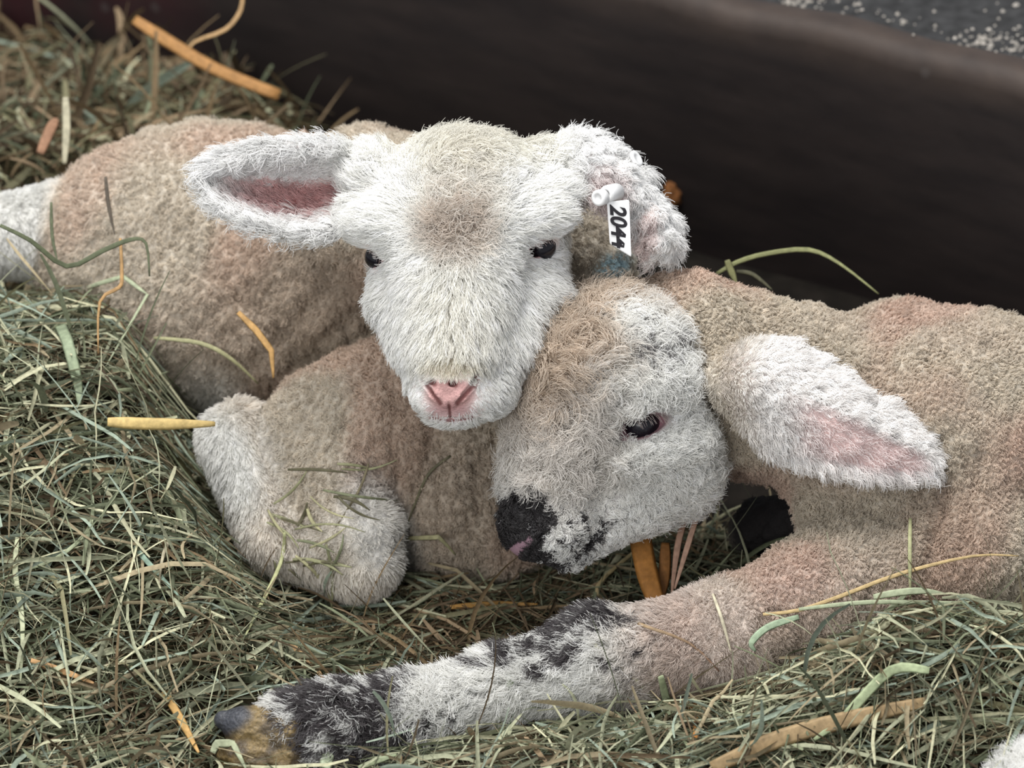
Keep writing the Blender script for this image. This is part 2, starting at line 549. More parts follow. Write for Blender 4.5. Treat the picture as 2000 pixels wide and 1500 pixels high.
# eyes, nostrils and mouth
def eye_carve(F, px, py, r, rot, k=6, depth=6):
    d = F.surf(px, py)
    F.add(ell((px, py, d - depth), r, rot, k, 'carve', True))
    return d
def ridge(F, pts, r, off, k=5):
    """raised rim (off < r) following the surface"""
    ds_ = [F.surf(x, y) for x, y in pts]
    for (q0, d0_), (q1, d1_) in zip(zip(pts, ds_), zip(pts[1:], ds_[1:])):
        F.add(cone((*q0, d0_ - off), r, (*q1, d1_ - off), r, k, 'head'))
def groove(F, pts, r, k=4):
    ds_ = [F.surf(x, y) for x, y in pts]
    for i_, ((q0, d0_), (q1, d1_)) in enumerate(zip(zip(pts, ds_), zip(pts[1:], ds_[1:]))):
        ra, rb = (r[i_], r[i_ + 1]) if isinstance(r, (list, tuple)) else (r, r)
        F.add(cone((*q0, d0_ + 1), ra, (*q1, d1_ + 1), rb, k, 'carve', True))
dA1 = eye_carve(A, 1056, 485, (31, 13, 28), (0, 0, 24), 5, 6)
dA2 = eye_carve(A, 733, 503, (11, 22, 28), (0, 0, 25), 5, 6)
ridge(A, [(836, 748), (852, 770), (876, 784), (898, 772), (922, 746)], 11, 5, 10)
groove(A, [(931, 734), (926, 752), (908, 772), (893, 788)], [10, 8, 6, 4])
groove(A, [(826, 742), (838, 765), (860, 788)], [7, 6, 4])
groove(A, [(877, 790), (880, 814)], 4)
groove(A, [(840, 814), (880, 820), (925, 814), (965, 792)], [4, 5, 5, 3])
for x, y, r_ in [(843, 746, 7), (884, 750, 6.5)]:
    A.add(ell((x, y, A.surf(x, y) - 2), (r_ * 1.2, r_ * .8, 12), (0, 0, 20), 4, 'carve', True))
# loose skin folds on the flank
for a_, b_ in [((640, 560), (500, 700)), ((690, 620), (590, 715)), ((560, 545), (430, 660)), ((480, 560), (390, 640)), ((720, 655), (560, 735))]:
    A.add(cone((*a_, A.surf(*a_) + 4), 11, (*b_, A.surf(*b_) + 4), 11, 26, 'carve', True))

# ================================================================== LAMB B (dark nose, lies in front on the right)
B = Field(axis_steps([(-620, -60, 6), (-60, 410, 3.8), (410, 900, 5), (900, 1240, 10)]),
          axis_steps([(-780, -390, 6), (-390, 230, 4.2), (230, 300, 8)]),
          axis_steps([(-560, -140, 9), (-140, 300, 5), (300, 400, 7)]))
for p in [
    ell((1870, 880, -190), (330, 280, 270), (0, 0, 4), 40),
    ell((2080, 960, -230), (260, 300, 260), (0, 0, 0), 60),
    ell((1760, 740, -260), (170, 155, 190), (0, 0, -6), 30),
    ell((1700, 990, -90), (150, 165, 150), (0, 0, 30), 50),
    cone((1330, 712, -80), 182, (1600, 790, -170), 178, 40),
    cone((1600, 790, -170), 172, (1800, 850, -200), 210, 40),
    # foreleg
    cone((1880, 1090, -20), 150, (1640, 1150, 30), 122, 50),
    cone((1640, 1150, 30), 122, (1420, 1245, 86), 104, 50),
    cone((1420, 1245, 86), 104, (1215, 1287, 120), 80, 40, 'leg'),
    ell((1170, 1290, 126), (80, 84, 76), (0, 0, 0), 40, 'leg'),
    cone((1160, 1295, 128), 76, (980, 1342, 160), 54, 40, 'leg'),
    cone((980, 1342, 160), 54, (800, 1400, 215), 60, 40, 'leg'),
    cone((800, 1405, 215), 66, (650, 1430, 255), 74, 40, 'leg'),
    cone((650, 1432, 256), 72, (575, 1425, 270), 56, 40, 'leg'),
    # far folded leg, dark, under the neck
    cone((1600, 1010, -270), 76, (1480, 1030, -310), 58, 30),
    # head
    ell((1213, 722, 40), (154, 142, 150), (0, 0, 0), 30, 'head'),
    cone((1155, 762, 50), 132, (1055, 1005, 60), 72, 30, 'head'),
    ell((1040, 1035, 62), (58, 58, 60), (0, 0, 20), 24, 'head'),
    cone((1290, 905, 0), 108, (1108, 1062, 45), 44, 34, 'head'),
    ell((1285, 850, 60), (100, 90, 95), (0, 0, -20), 40, 'head'),
    ell((1262, 768, 120), (82, 46, 62), (0, 0, 8), 40, 'head'),
    ell((1245, 895, 108), (62, 32, 50), (0, 0, 20), 30, 'head'),
    ell((1095, 1030, 92), (58, 48, 50), (0, 0, 30), 24, 'head'),
]: B.add(p)
earB = ear_sheet([
    ((1410, 690, 85), (1385, 750, 130), (1440, 825, 80)),
    ((1500, 684, 80), (1480, 740, 165), (1500, 872, 120)),
    ((1590, 714, 80), (1560, 770, 185), (1585, 898, 150)),
    ((1662, 766, 80), (1655, 812, 180), (1665, 918, 160)),
    ((1740, 812, 80), (1735, 855, 150), (1740, 925, 140)),
    ((1795, 862, 85), (1790, 885, 125), (1790, 925, 120)),
    ((1822, 895, 90), (1820, 905, 105), (1818, 922, 105)),
], th=9)
# the flap turns down: its lower half opens towards the lens as a shallow cup
B.sheet(earB)
dB = eye_carve(B, 1254, 832, (50, 21, 32), (0, 0, 18), 6, 7)
groove(B, [(1200, 862), (1205, 885), (1240, 905)], 5, 10)
for a_, b_ in [((1700, 790), (1840, 690)), ((1840, 960), (1815, 1130)), ((1900, 900), (1880, 1060)), ((1640, 980), (1760, 1010))]:
    B.add(cone((*a_, B.surf(*a_) + 5), 12, (*b_, B.surf(*b_) + 5), 12, 30, 'carve', True))
for (a, r) in [(((1098, 1098), (1150, 1062)), 4), (((1150, 1062), (1205, 1018)), 4), (((1060, 1108), (1098, 1098)), 4),
               (((1052, 1056), (1030, 1085)), 5), (((1070, 1040), (1052, 1056)), 8)]:
    (x0, y0), (x1, y1) = a
    B.add(cone((x0, y0, B.surf(x0, y0) - 1), r, (x1, y1, B.surf(x1, y1) - 1), r * .8, 5, 'carve', True))

WHITE = np.array([0.94, 0.935, 0.905]); CREAM = np.array([0.80, 0.75, 0.62]); PINK = np.array([0.62, 0.36, 0.34])
TAN = srgb(206, 190, 176); BEIGE = srgb(206, 196, 180); BROWN = srgb(168, 148, 130)
DARK = srgb(46, 43, 44); GREY = srgb(112, 104, 108); PALEPINK = srgb(214, 190, 186)

def wrinkle(V, N, w_, seed):
    """loose fleece folds and lumps"""
    n1 = fnoise(V * np.array([1, .55, 1]), 120, seed); n2 = fnoise(V, 42, seed + 1); n3 = fnoise(V, 20, seed + 2)
    return V + N * ((n1 * 4 - np.exp(-(n1 * 3.2) ** 2) * 8 + n2 * 3.0 + n3 * 1.5) * w_)[:, None]

def finish(F, sheets, name, label, loc, kind):
    V, Q = F.mesh()
    N, FN = vnormals(V, Q)
    wh = group_sdf(F.prims, V, 'head'); wb = group_sdf(F.prims, V, 'body'); wl = group_sdf(F.prims, V, 'leg')
    head = sstep(np.minimum(wb, wl) - wh, -25, 45); leg = sstep(np.minimum(wb, wh) - wl, -20, 25)
    ear, uv, side, al, ac = ear_info(V, sheets)
    isear = (ear >= 0).astype(float)
    isear *= sstep(uv[:, 0], 0.02, 0.18)
    body = np.clip(1 - head - leg, 0, 1) * (1 - isear)
    V = wrinkle(V, N, body, 11 if kind == 'A' else 31)
    V = V + N * ((fnoise(V, 75, 13) * 5 + fnoise(V, 30, 14) * 2) * isear * np.where(ear == 1, 1.0, .5 if kind == 'B' else 0.0))[:, None]
    N, FN = vnormals(V, Q)
    return V, Q, N, FN, head, leg, body, ear, isear, uv, side, al, ac

def tangent(N, v):
    v = np.broadcast_to(v, N.shape)
    t = v - N * (v * N).sum(1)[:, None]
    return t

# ---------------- lamb A
V, Q, N, FN, head, leg, body, ear, isear, uv, side, al, ac = finish(A, [earA1, earA2], 'A', '', None, 'A')
px, py = topix(V)
lambA = empty('lamb', toworld(P(760, 900, -330) * [1, 0, 1] + [0, -300, 0]) * [1, 1, 0], 'white-faced lamb facing the viewer with a numbered tag in its folded ear', 'lamb')
# which side of the ear is its hollow
inner = np.zeros(len(V))
cupA1 = (ear == 0) & (side * np.where(True, 1, 1) > 0)
m0 = ear == 0; m1 = ear == 1
def hollow(m):
    """the hollow lies on the side facing the lens for these ears' cupped middles"""
    return m & (N[:, 2] > 0.15)
e0 = np.minimum(uv[:, 1], 1 - uv[:, 1])
inner[hollow(m0)] = 1
in0 = inner * sstep(uv[:, 1], .30, .55) * (1 - sstep(uv[:, 1], .80, .94)) * (1 - sstep(uv[:, 0], 0.35, 0.9)) * (ear == 0)
patch = blob(px, py, 900, 370, 62, 100, 8, .6) * head * (N[:, 2] > 0)
patch2 = blob(px, py, 890, 440, 44, 44, 0, .6) * head * (N[:, 2] > 0)
nose = blob(px, py, 880, 770, 50, 34, 0, .3) * (V[:, 2] > 120)
nose = np.clip(nose - blob(px, py, 878, 728, 34, 16, 0, .4), 0, 1)
lip = blob(px, py, 880, 806, 52, 16, 0, .5) * (V[:, 2] > 120)
eyeA = np.maximum(blob(px, py, 1055, 486, 30, 17, -14, .18), blob(px, py, 735, 503, 17, 25, -25, .2)) * (V[:, 2] > 0)
col = mixc(np.tile(WHITE, (len(V), 1)), CREAM, blob(px, py, 890, 620, 60, 120, 0, .8) * 0.3 * head)
col = mixc(col, CREAM * [.92, .9, .85], blob(px, py, 880, 712, 50, 28, 0, .7) * 0.6 * head)
col = mixc(col, BEIGE * .95, patch * .42); col = mixc(col, BROWN * 1.15, patch2 * .6)
col = mixc(col, srgb(214, 210, 196), blob(px, py, 920, 285, 150, 50, 0, .6) * .6 * head)
bodycol = mixc(np.tile(BEIGE, (len(V), 1)), TAN * [.97, .92, .88], sstep(fnoise(V, 420, 3), -.2, .8))
bodycol = mixc(bodycol, BROWN * .92, blob(px, py, 560, 600, 230, 120, -20, .6) * .65 * (V[:, 2] < -250))
bodycol = mixc(bodycol, BROWN * 1.0, blob(px, py, 880, 960, 130, 160, 0, .6) * .5)
bodycol = mixc(bodycol, WHITE * .78, np.clip(blob(px, py, 440, 900, 90, 150, -20, .5) + blob(px, py, 740, 1040, 60, 120, -20, .5) * .8, 0, 1))
col = mixc(col, bodycol, body)
col = mixc(col, np.array([.80, .75, .68]), leg)
col = mixc(col, WHITE * .9, leg * np.clip(1.0 * (px < 130) + blob(px, py, 440, 900, 60, 120, -20, .5) + blob(px, py, 745, 1020, 50, 90, -20, .5), 0, 1))
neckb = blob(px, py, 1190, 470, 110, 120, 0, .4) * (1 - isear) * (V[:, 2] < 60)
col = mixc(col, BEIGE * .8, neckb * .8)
col = mixc(col, srgb(168, 192, 200), blob(px, py, 1195, 520, 36, 24, -35, .5) * (1 - isear) * (V[:, 2] < 20))
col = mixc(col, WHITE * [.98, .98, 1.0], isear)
col = mixc(col, srgb(214, 172, 170), in0)
in1 = m1 * blob(px, py, 1175, 375, 45, 45, 0, .5)
col = mixc(col, srgb(190, 160, 158), in1 * .5)
col = mixc(col, PALEPINK, m1 * blob(px, py, 1262, 455, 18, 50, 0, .5) * .6)
skin = mixc(col, PINK * 1.25, head * .20)
skin = mixc(skin, srgb(186, 122, 120), in0 * .9)
skin = mixc(skin, srgb(208, 164, 160), nose); skin = mixc(skin, srgb(200, 150, 152), lip * .7)
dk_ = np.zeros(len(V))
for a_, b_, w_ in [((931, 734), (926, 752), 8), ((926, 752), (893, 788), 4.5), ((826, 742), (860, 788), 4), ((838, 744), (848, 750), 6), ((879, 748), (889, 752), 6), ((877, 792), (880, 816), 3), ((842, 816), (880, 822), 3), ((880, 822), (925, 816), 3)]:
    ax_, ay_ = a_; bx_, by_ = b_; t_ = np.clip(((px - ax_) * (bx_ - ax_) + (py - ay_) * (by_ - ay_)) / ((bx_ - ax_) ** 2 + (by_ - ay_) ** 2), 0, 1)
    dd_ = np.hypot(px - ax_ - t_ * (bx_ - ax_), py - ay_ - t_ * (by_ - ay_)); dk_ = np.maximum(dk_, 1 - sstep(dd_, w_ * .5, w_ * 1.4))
skin = mixc(skin, srgb(104, 56, 54), dk_ * .85 * (V[:, 2] > 100))  # recess shade painted dark red into nostril slits, philtrum and mouth line
skin = mixc(skin, srgb(150, 96, 100), eyeA)
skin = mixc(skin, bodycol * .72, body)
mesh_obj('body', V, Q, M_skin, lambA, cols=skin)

# flow of the face hair: it parts on the forehead, runs down the nose and out over the cheeks
fx = (px - 892) / 170.0; fy = (py - 500) / 200.0
flow = np.stack([fx * 1.1, -(0.25 + 1.0 * np.clip(fy, -1.2, 1)), np.zeros_like(fx)], 1)
low = sstep(py, 640, 780)
flow[:, 0] = flow[:, 0] * (1 + 0.6 * low); flow[:, 1] = flow[:, 1] * (1 - 0.5 * low)
bflow = np.stack([-0.4 + 0 * fx, -0.8 + 0 * fx, 0.0 * fx], 1) + np.stack([fnoise(V, 150, 21), fnoise(V, 150, 22), fnoise(V, 150, 23)], 1) * .8
fl = flow * head[:, None] + bflow * (1 - head)[:, None]
legflow = np.array([0.3, -1, 0.1])
fl = fl * (1 - leg[:, None]) + legflow * leg[:, None]
out_edge = ac * np.sign(uv[:, 1] - 0.5)[:, None]
earflow = al * 1.0 + out_edge * (0.9 * sstep(np.abs(uv[:, 1] - .5), .2, .5))[:, None]
frontup = (ear == 0) * (N[:, 2] > 0.1) * (1 - sstep(uv[:, 1], .3, .5))
earflow = earflow * (1 - frontup[:, None]) + (al * .8 - ac * 0 + np.array([-.1, -.9, 0])) * frontup[:, None]
fl = fl * (1 - isear[:, None]) + earflow * isear[:, None]
fl = tangent(N, fl)
eyeM = np.maximum(blob(px, py, 1057, 484, 38, 18, -22, .2), blob(px, py, 733, 502, 18, 29, -25, .2)) * (V[:, 2] > 0)
nosemask = np.clip(nose * 1.6 + eyeM * 1.5, 0, 1)
lenA = 14 * body + 50 * head + 22 * leg
lenA = lenA * (1 - head * .62 * sstep(py, 640, 740)) * (1 - head * .25 * blob(px, py, 900, 290, 200, 120, 0, .5))
lenA = lenA * (1 - isear) + isear * (23 + 17 * sstep(np.abs(uv[:, 1] - .5), .25, .5))
lenA = lenA * (1 - .45 * blob(px, py, 1057, 490, 70, 50, 0, .4)) * (1 - .5 * blob(px, py, 735, 505, 45, 50, 0, .4))
lenA = np.where(blob(px, py, 880, 765, 85, 60, 0, .4) * head > .5, 9, lenA)
dens = (1.0 * head + .85 * leg) * (1 - nosemask) * (1 - body)
dens = np.maximum(dens, isear * (1 - .72 * in0))
dens = dens * (1 - .85 * blob(px, py, 880, 795, 55, 32, 0, .4) * head)
curlA = .22 * head + .9 * patch + .9 * blob(px, py, 900, 290, 190, 70, 0, .6) * head + .2 * leg + .6 * isear
att = dict(len=lenA, lay=np.clip(.86 * head - .1 * blob(px, py, 905, 290, 180, 50, 0, .6) * head + .66 * leg + .72 * isear, .1, .93), curl=curlA, clump=.72 * head + .5 * isear + .5 * leg,
           frizz=.18 * head + .6 * patch + .35 * leg + .45 * isear, flow=fl, col=col)
grow('face_and_ear_hair', lambA, M_fur, V, Q, N, FN, dens, 130000, 7, att, 5600, 0.78)
att2 = dict(len=np.full(len(V), 12.0), lay=np.full(len(V), .45), curl=np.full(len(V), 1.3), clump=np.full(len(V), .9), frizz=np.full(len(V), 1.0), flow=fl, col=col)
grow('fleece', lambA, M_fleece, V, Q, N, FN, np.clip(body, 0, 1) * (V[:, 1] > -450), 150000, 6, att2, 15000, 0.7)

# ---------------- lamb B
VB, QB, NB, FNB, head, leg, body, ear, isear, uv, side, al, ac = finish(B, [earB], 'B', '', None, 'B')
V, Q, N, FN = VB, QB, NB, FNB
px, py = topix(V)
lambB = empty('lamb', toworld(P(1800, 1000, -150)) * [1, 1, 0], 'lamb with a black nose and curly brown forehead, its grey foreleg stretched out', 'lamb')
pn = fnoise(V, 34, 55); pn2 = fnoise(V, 70, 56)
crown = np.clip(blob(px, py, 1150, 625, 135, 110, -35, .45) + blob(px, py, 1080, 730, 60, 120, 15, .5) * .8, 0, 1) * head
crown = crown * (1 - blob(px, py, 1245, 655, 60, 45, 0, .5))
nosed = np.clip(blob(px, py, 1015, 1030, 58, 78, 28, .28) + sstep(pn, .1, .8) * blob(px, py, 1100, 1060, 90, 55, -30, .5) * .9, 0, 1) * (head > .4)
nosed = np.clip(nosed + blob(px, py, 1060, 1095, 50, 18, 25, .4) * .8 * head + blob(px, py, 1135, 1068, 80, 9, -38, .6) * .6 * head, 0, 1)  # the narrow last blob paints groove shade along the mouth line
browg = blob(px, py, 1290, 690, 80, 42, -5, .5) * head * sstep(pn, -.4, .6)
col = np.tile(WHITE * .93, (len(V), 1))
col = mixc(col, TAN * .95, blob(px, py, 1090, 850, 120, 150, 0, .6) * .35 * head)
col = mixc(col, srgb(204, 186, 166), crown * .85)

bodycol = mixc(np.tile(BEIGE, (len(V), 1)), TAN * [.98, .91, .88], sstep(fnoise(V, 380, 61), -.4, .7))
bodycol = mixc(bodycol, srgb(204, 184, 174), np.clip(blob(px, py, 1500, 1200, 260, 90, -18, .6) + blob(px, py, 1800, 640, 190, 50, 8, .7) * .4, 0, 1) * .5)
bodycol = mixc(bodycol, BROWN, blob(px, py, 1830, 1080, 90, 160, 20, .6) * .35)
col = mixc(col, bodycol, body)
dl = sstep(fnoise(V, 60, 71) + .8 * blob(px, py, 1090, 1230, 130, 50, -25, .6) + 1.3 * blob(px, py, 640, 1400, 190, 90, 0, .5) - 1.0 * blob(px, py, 930, 1370, 120, 60, 0, .5)
           - 1.2 * blob(px, py, 1100, 1350, 140, 40, -10, .5), .05, .9)
altp = np.clip(.8 * dl, 0, 1) * leg * (1 - sstep(px, 1180, 1330)) + (nosed * .97 + .6 * browg) * (head > .4)
legc = np.tile(WHITE * .9, (len(V), 1))
legd = mixc(legc, DARK * 1.7, dl * .7)
legc = mixc(legc, TAN * [.95, .90, .90], sstep(px, 1150, 1330) * .8); legd = mixc(legd, TAN * [.95, .90, .90], sstep(px, 1150, 1330) * .8)
col0 = mixc(col, legc, leg); col = mixc(col, legd, leg)
col = mixc(col, WHITE * [.98, .96, .97], isear); col0 = mixc(col0, WHITE * [.98, .96, .97], isear)
basew = isear * (1 - sstep(uv[:, 0], .0, .2)); col = mixc(col, BEIGE, basew * .8); col0 = mixc(col0, BEIGE, basew * .8)
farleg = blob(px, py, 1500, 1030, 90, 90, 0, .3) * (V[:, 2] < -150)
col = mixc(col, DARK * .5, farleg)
inB = isear * sstep(uv[:, 1], .50, .62) * (1 - sstep(uv[:, 1], .90, .99)) * sstep(uv[:, 0], .22, .45) * (1 - sstep(uv[:, 0], .8, .95)) * (N[:, 2] > 0)
col = mixc(col, srgb(234, 220, 218), inB * .9); col0 = mixc(col0, srgb(234, 220, 218), inB * .9)
col = mixc(col, PALEPINK, isear * (1 - sstep(uv[:, 0], .1, .4)) * .4)
eyeB = blob(px, py, 1254, 834, 52, 22, -20, .18) * (V[:, 2] > 60)
pinkn = blob(px, py, 1012, 1070, 34, 9, -35, .4) + blob(px, py, 1002, 1086, 15, 18, 0, .4)
skin = mixc(col, PINK, head * .10) * (1 - .5 * head[:, None])  # head skin darkened: shade between the curls is put into its colour
skin = mixc(skin, BROWN * .5, crown * .8)  # deeper brown under the crown paints the shaded gaps of the curls
skin = mixc(skin, DARK * .8, nosed)
skin = mixc(skin, srgb(160, 130, 142), np.clip(pinkn, 0, 1) * (head > .4))
skin = mixc(skin, srgb(150, 112, 120), eyeB)
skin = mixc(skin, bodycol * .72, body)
skin = mixc(skin, srgb(206, 180, 176), inB)
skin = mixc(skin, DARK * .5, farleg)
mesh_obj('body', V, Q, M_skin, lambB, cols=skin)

flow = np.stack([0.55 + (px - 1180) / 260, 0.35 - (py - 860) / 260, 0 * px], 1) + np.stack([fnoise(V, 90, 81), fnoise(V, 90, 82), fnoise(V, 90, 83)], 1) * .7
bflow = np.stack([0.8 + 0 * px, -0.5 + 0 * px, 0.0 * px], 1) + np.stack([fnoise(V, 150, 91), fnoise(V, 150, 92), fnoise(V, 150, 93)], 1) * .8
legflow = np.stack([-.8 - 0 * px, -.55 + 0 * px, 0 * px], 1) + np.stack([fnoise(V, 100, 95), fnoise(V, 100, 96), fnoise(V, 100, 97)], 1) * .6
fl = flow * head[:, None] + bflow * (1 - head)[:, None]
fl = fl * (1 - leg[:, None]) + legflow * leg[:, None]
out_edge = ac * np.sign(uv[:, 1] - 0.5)[:, None]
earflow = al + out_edge * (0.9 * sstep(np.abs(uv[:, 1] - .5), .2, .5))[:, None]
fl = fl * (1 - isear[:, None]) + earflow * isear[:, None]
fl = tangent(N, fl)
lenB = 14 * body + 46 * head + 46 * leg * (1 - .6 * sstep(px, 1150, 1350))
lenB = np.where(head > .5, lenB * (1 - .70 * blob(px, py, 1020, 1040, 75, 90, 20, .5)), lenB)
lenB = lenB * (1 - isear) + isear * (25 + 18 * sstep(np.abs(uv[:, 1] - .5), .25, .5)) * (1 - .5 * inB)
lenB = lenB * (1 - head * (1 - isear) * np.clip(.55 * blob(px, py, 1120, 1060, 130, 80, -30, .5) + .35 * blob(px, py, 1270, 940, 160, 90, -40, .5), 0, .7))
lenB = lenB * (1 - .5 * blob(px, py, 1254, 835, 85, 50, -15, .4))
dens = (.85 * head * (1 - .3 * crown) + 1.0 * leg) * (1 - body)
dens = np.maximum(dens, isear * (1 - .8 * inB))
eyeM = blob(px, py, 1256, 832, 60, 29, -16, .2) * (V[:, 2] > 60)
dens = dens * (1 - np.clip(eyeM * 1.5 + pinkn * head, 0, 1)) * (px < 2260)
curlB = head * (1.15 + .7 * crown) + .45 * leg + .6 * isear
att = dict(len=lenB, lay=np.clip(.74 * head - .15 * crown + .72 * leg + .72 * isear, .1, .93), curl=curlB, clump=.85 * head + .5 * isear + .55 * leg,
           frizz=1.1 * head + .45 * leg + .3 * isear, flow=fl, col=col0, alt=mixc(np.tile(DARK * 3.2, (len(V), 1)), DARK * 1.3, nosed), altp=altp)
grow('face_and_leg_hair', lambB, M_fur, V, Q, N, FN, dens, 135000, 9, att, 5200, 0.8)
att2 = dict(len=np.full(len(V), 10.5), lay=np.full(len(V), .42), curl=np.full(len(V), 1.35), clump=np.full(len(V), .95), frizz=np.full(len(V), 1.0), flow=fl, col=col)
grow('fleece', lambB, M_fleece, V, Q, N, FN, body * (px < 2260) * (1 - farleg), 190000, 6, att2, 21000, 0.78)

# ---------------- eyes
def sphere(c, r, nu=28, nv=18):
    Vs = []; Fs = []
    for i in range(nv + 1):
        th = math.pi * i / nv
        for j in range(nu):
            ph = 2 * math.pi * j / nu
            Vs.append(c + np.array([math.sin(th) * math.cos(ph), math.cos(th), math.sin(th) * math.sin(ph)]) * r)
    for i in range(nv):
        for j in range(nu):
            Fs.append((i * nu + j, i * nu + (j + 1) % nu, (i + 1) * nu + (j + 1) % nu, (i + 1) * nu + j))
    return np.array(Vs), Fs
M_eye = plain_mat('eyeball', srgb(26, 23, 30), 0.22, 0.4, 0.0, 0.3, 300)
M_lash = vcol_mat('lash', 0.6)
def eye(parent, px_, py_, d, r, back):
    Vs, Fs = sphere(P(px_, py_, d - back), r)
    return mesh_obj('eye', Vs, [tuple(reversed(f)) for f in Fs], M_eye, parent)
eye(lambA, 1057, 482, dA1, 29, 31)
eye(lambA, 736, 502, dA2, 24, 29)
eye(lambB, 1254, 828, dB, 36, 41)

def strands(name, parent, mat, lines, width, col_):
    cu = bpy.data.hair_curves.new(name); m = len(lines[0])
    cu.add_curves([m] * len(lines))
    W = toworld(np.array(lines).reshape(-1, 3)) - np.array(parent.location)
    cu.attributes['position'].data.foreach_set('vector', W.astype(np.float32).ravel())
    rad = cu.attributes.get('radius') or cu.attributes.new('radius', 'FLOAT', 'POINT')
    rad.data.foreach_set('value', np.tile(np.linspace(1, .3, m) * width * K, len(lines)).astype(np.float32))
    ca = cu.attributes.new('col', 'FLOAT_COLOR', 'CURVE')
    ca.data.foreach_set('color', np.tile([*col_, 1], len(lines)).astype(np.float32))
    cu.materials.append(mat)
    o = link(bpy.data.objects.new(name, cu), parent); o['kind'] = 'stuff'
    return o
def lashes(parent, F, p0, p1, n, down, L, col_):
    ls = []
    for i in range(n):
        t = (i + .5) / n + random.uniform(-.02, .02)
        x = p0[0] + (p1[0] - p0[0]) * t; y = p0[1] + (p1[1] - p0[1]) * t - math.sin(math.pi * t) * 7
        r = P(x, y, F.surf(x, y - 6) + 1)
        v = np.array([down[0] + random.uniform(-.25, .25), -down[1] + random.uniform(-.15, .15), 0.75])
        ls.append([r + v * L * s + np.array([0, -1, 0]) * L * .3 * s * s for s in (0, .35, .7, 1)])
    strands('eyelashes', parent, M_fur, ls, .6, col_)
lashes(lambA, A, (1042, 476), (1086, 468), 14, (.6, .5), 15, (.45, .36, .34))
lashes(lambA, A, (722, 484), (744, 512), 10, (-.3, .6), 12, (.45, .36, .34))
lashes(lambB, B, (1236, 822), (1308, 812), 22, (.6, .5), 22, (.40, .34, .32))

# ---------------- hoof of lamb B
H = Field(np.arange(-640, -380, 4.0), np.arange(-790, -570, 4.0), np.arange(180, 380, 4.0))
for p in [cone((555, 1438, 290), 62, (478, 1418, 298), 38, 20), cone((560, 1480, 295), 58, (480, 1478, 303), 42, 8),
          cone((478, 1420, 298), 36, (436, 1406, 300), 18, 14), cone((490, 1480, 303), 38, (450, 1472, 305), 24, 14)]: H.add(p)
Vh, Qh = H.mesh(); hx, hy = topix(Vh)
slate = np.clip(blob(hx, hy, 445, 1400, 46, 34, -30, .35), 0, 1)
hc = mixc(np.tile(srgb(118, 100, 66), (len(Vh), 1)), srgb(78, 66, 48), sstep(fnoise(Vh, 50, 5), -.2, .8))
hc = mixc(hc, srgb(58, 60, 66), slate)
Nh, _ = vnormals(Vh, Qh)
Vh = Vh + Nh * ((fnoise(Vh, 16, 9) * 1.6 + fnoise(Vh, 34, 10) * 2) * (1 - slate))[:, None]
o = mesh_obj('hoof', Vh, Qh, vcol_mat('hoof_horn', 0.45, 0.5, 700, 0.35, 0.4), lambB, cols=hc)
o['label'] = 'slate grey hoof tip caked with ochre mud'

# ---------------- the third lamb, only its white back shows
Cc = Field(np.arange(860, 1300, 10.0), np.arange(-1060, -640, 10.0), np.arange(180, 600, 10.0))
for p in [ell((2040, 1562, 420), (112, 104, 104), (0, 0, 20), 20), ell((2200, 1640, 400), (150, 130, 130), (0, 0, 0), 40)]: Cc.add(p)
Vc, Qc = Cc.mesh(); Nc, FNc = vnormals(Vc, Qc)
lambC = empty('lamb', toworld(P(2100, 1600, 300)) * [1, 1, 0], 'white woolly tuft of a third lamb in the bottom corner', 'lamb')
mesh_obj('body', Vc, Qc, M_skin, lambC, cols=np.tile(WHITE * .9, (len(Vc), 1)))
one = np.ones(len(Vc))
grow('fleece', lambC, M_fur, Vc, Qc, Nc, FNc, one, 16000, 6, dict(len=one * 38, lay=one * .6, curl=one * .6, clump=one * .5, frizz=one * .8,
     flow=tangent(Nc, np.array([-.5, .6, .2])), col=np.tile(WHITE, (len(Vc), 1))), 1200, .6)

# ================================================================== SETTING: floor, board wall, raised aisle
M_floor = plain_mat('earth_floor', srgb(24, 21, 18), 0.95, 0.1, 0, .4, 60)
def box_world(x0, x1, y0, y1, z0, z1):
    V = np.array([(x, y, z) for x in (x0, x1) for y in (y0, y1) for z in (z0, z1)], float)
    F = [(0, 1, 3, 2), (4, 6, 7, 5), (0, 4, 5, 1), (2, 3, 7, 6), (0, 2, 6, 4), (1, 5, 7, 3)]
    return V, F
Vf, Ff = box_world(-1.6, 1.6, -0.6, 1.4, -0.03, 0.0)
f = mesh_obj('floor', Vf, Ff, M_floor, smooth=False, local=False); f['kind'] = 'structure'
f['label'] = 'dark earth floor of the pen under the hay'; f['category'] = 'floor'

a3 = toworld(ray_z(2000, 668, 0)); b3 = toworld(ray_z(0, 118, 0))
dirw = (b3 - a3)[:2]; dirw /= np.linalg.norm(dirw)                 # along the board, to the left
nrm = np.array([dirw[1], -dirw[0]])
if nrm[1] > 0: nrm = -nrm                                          # towards the pen
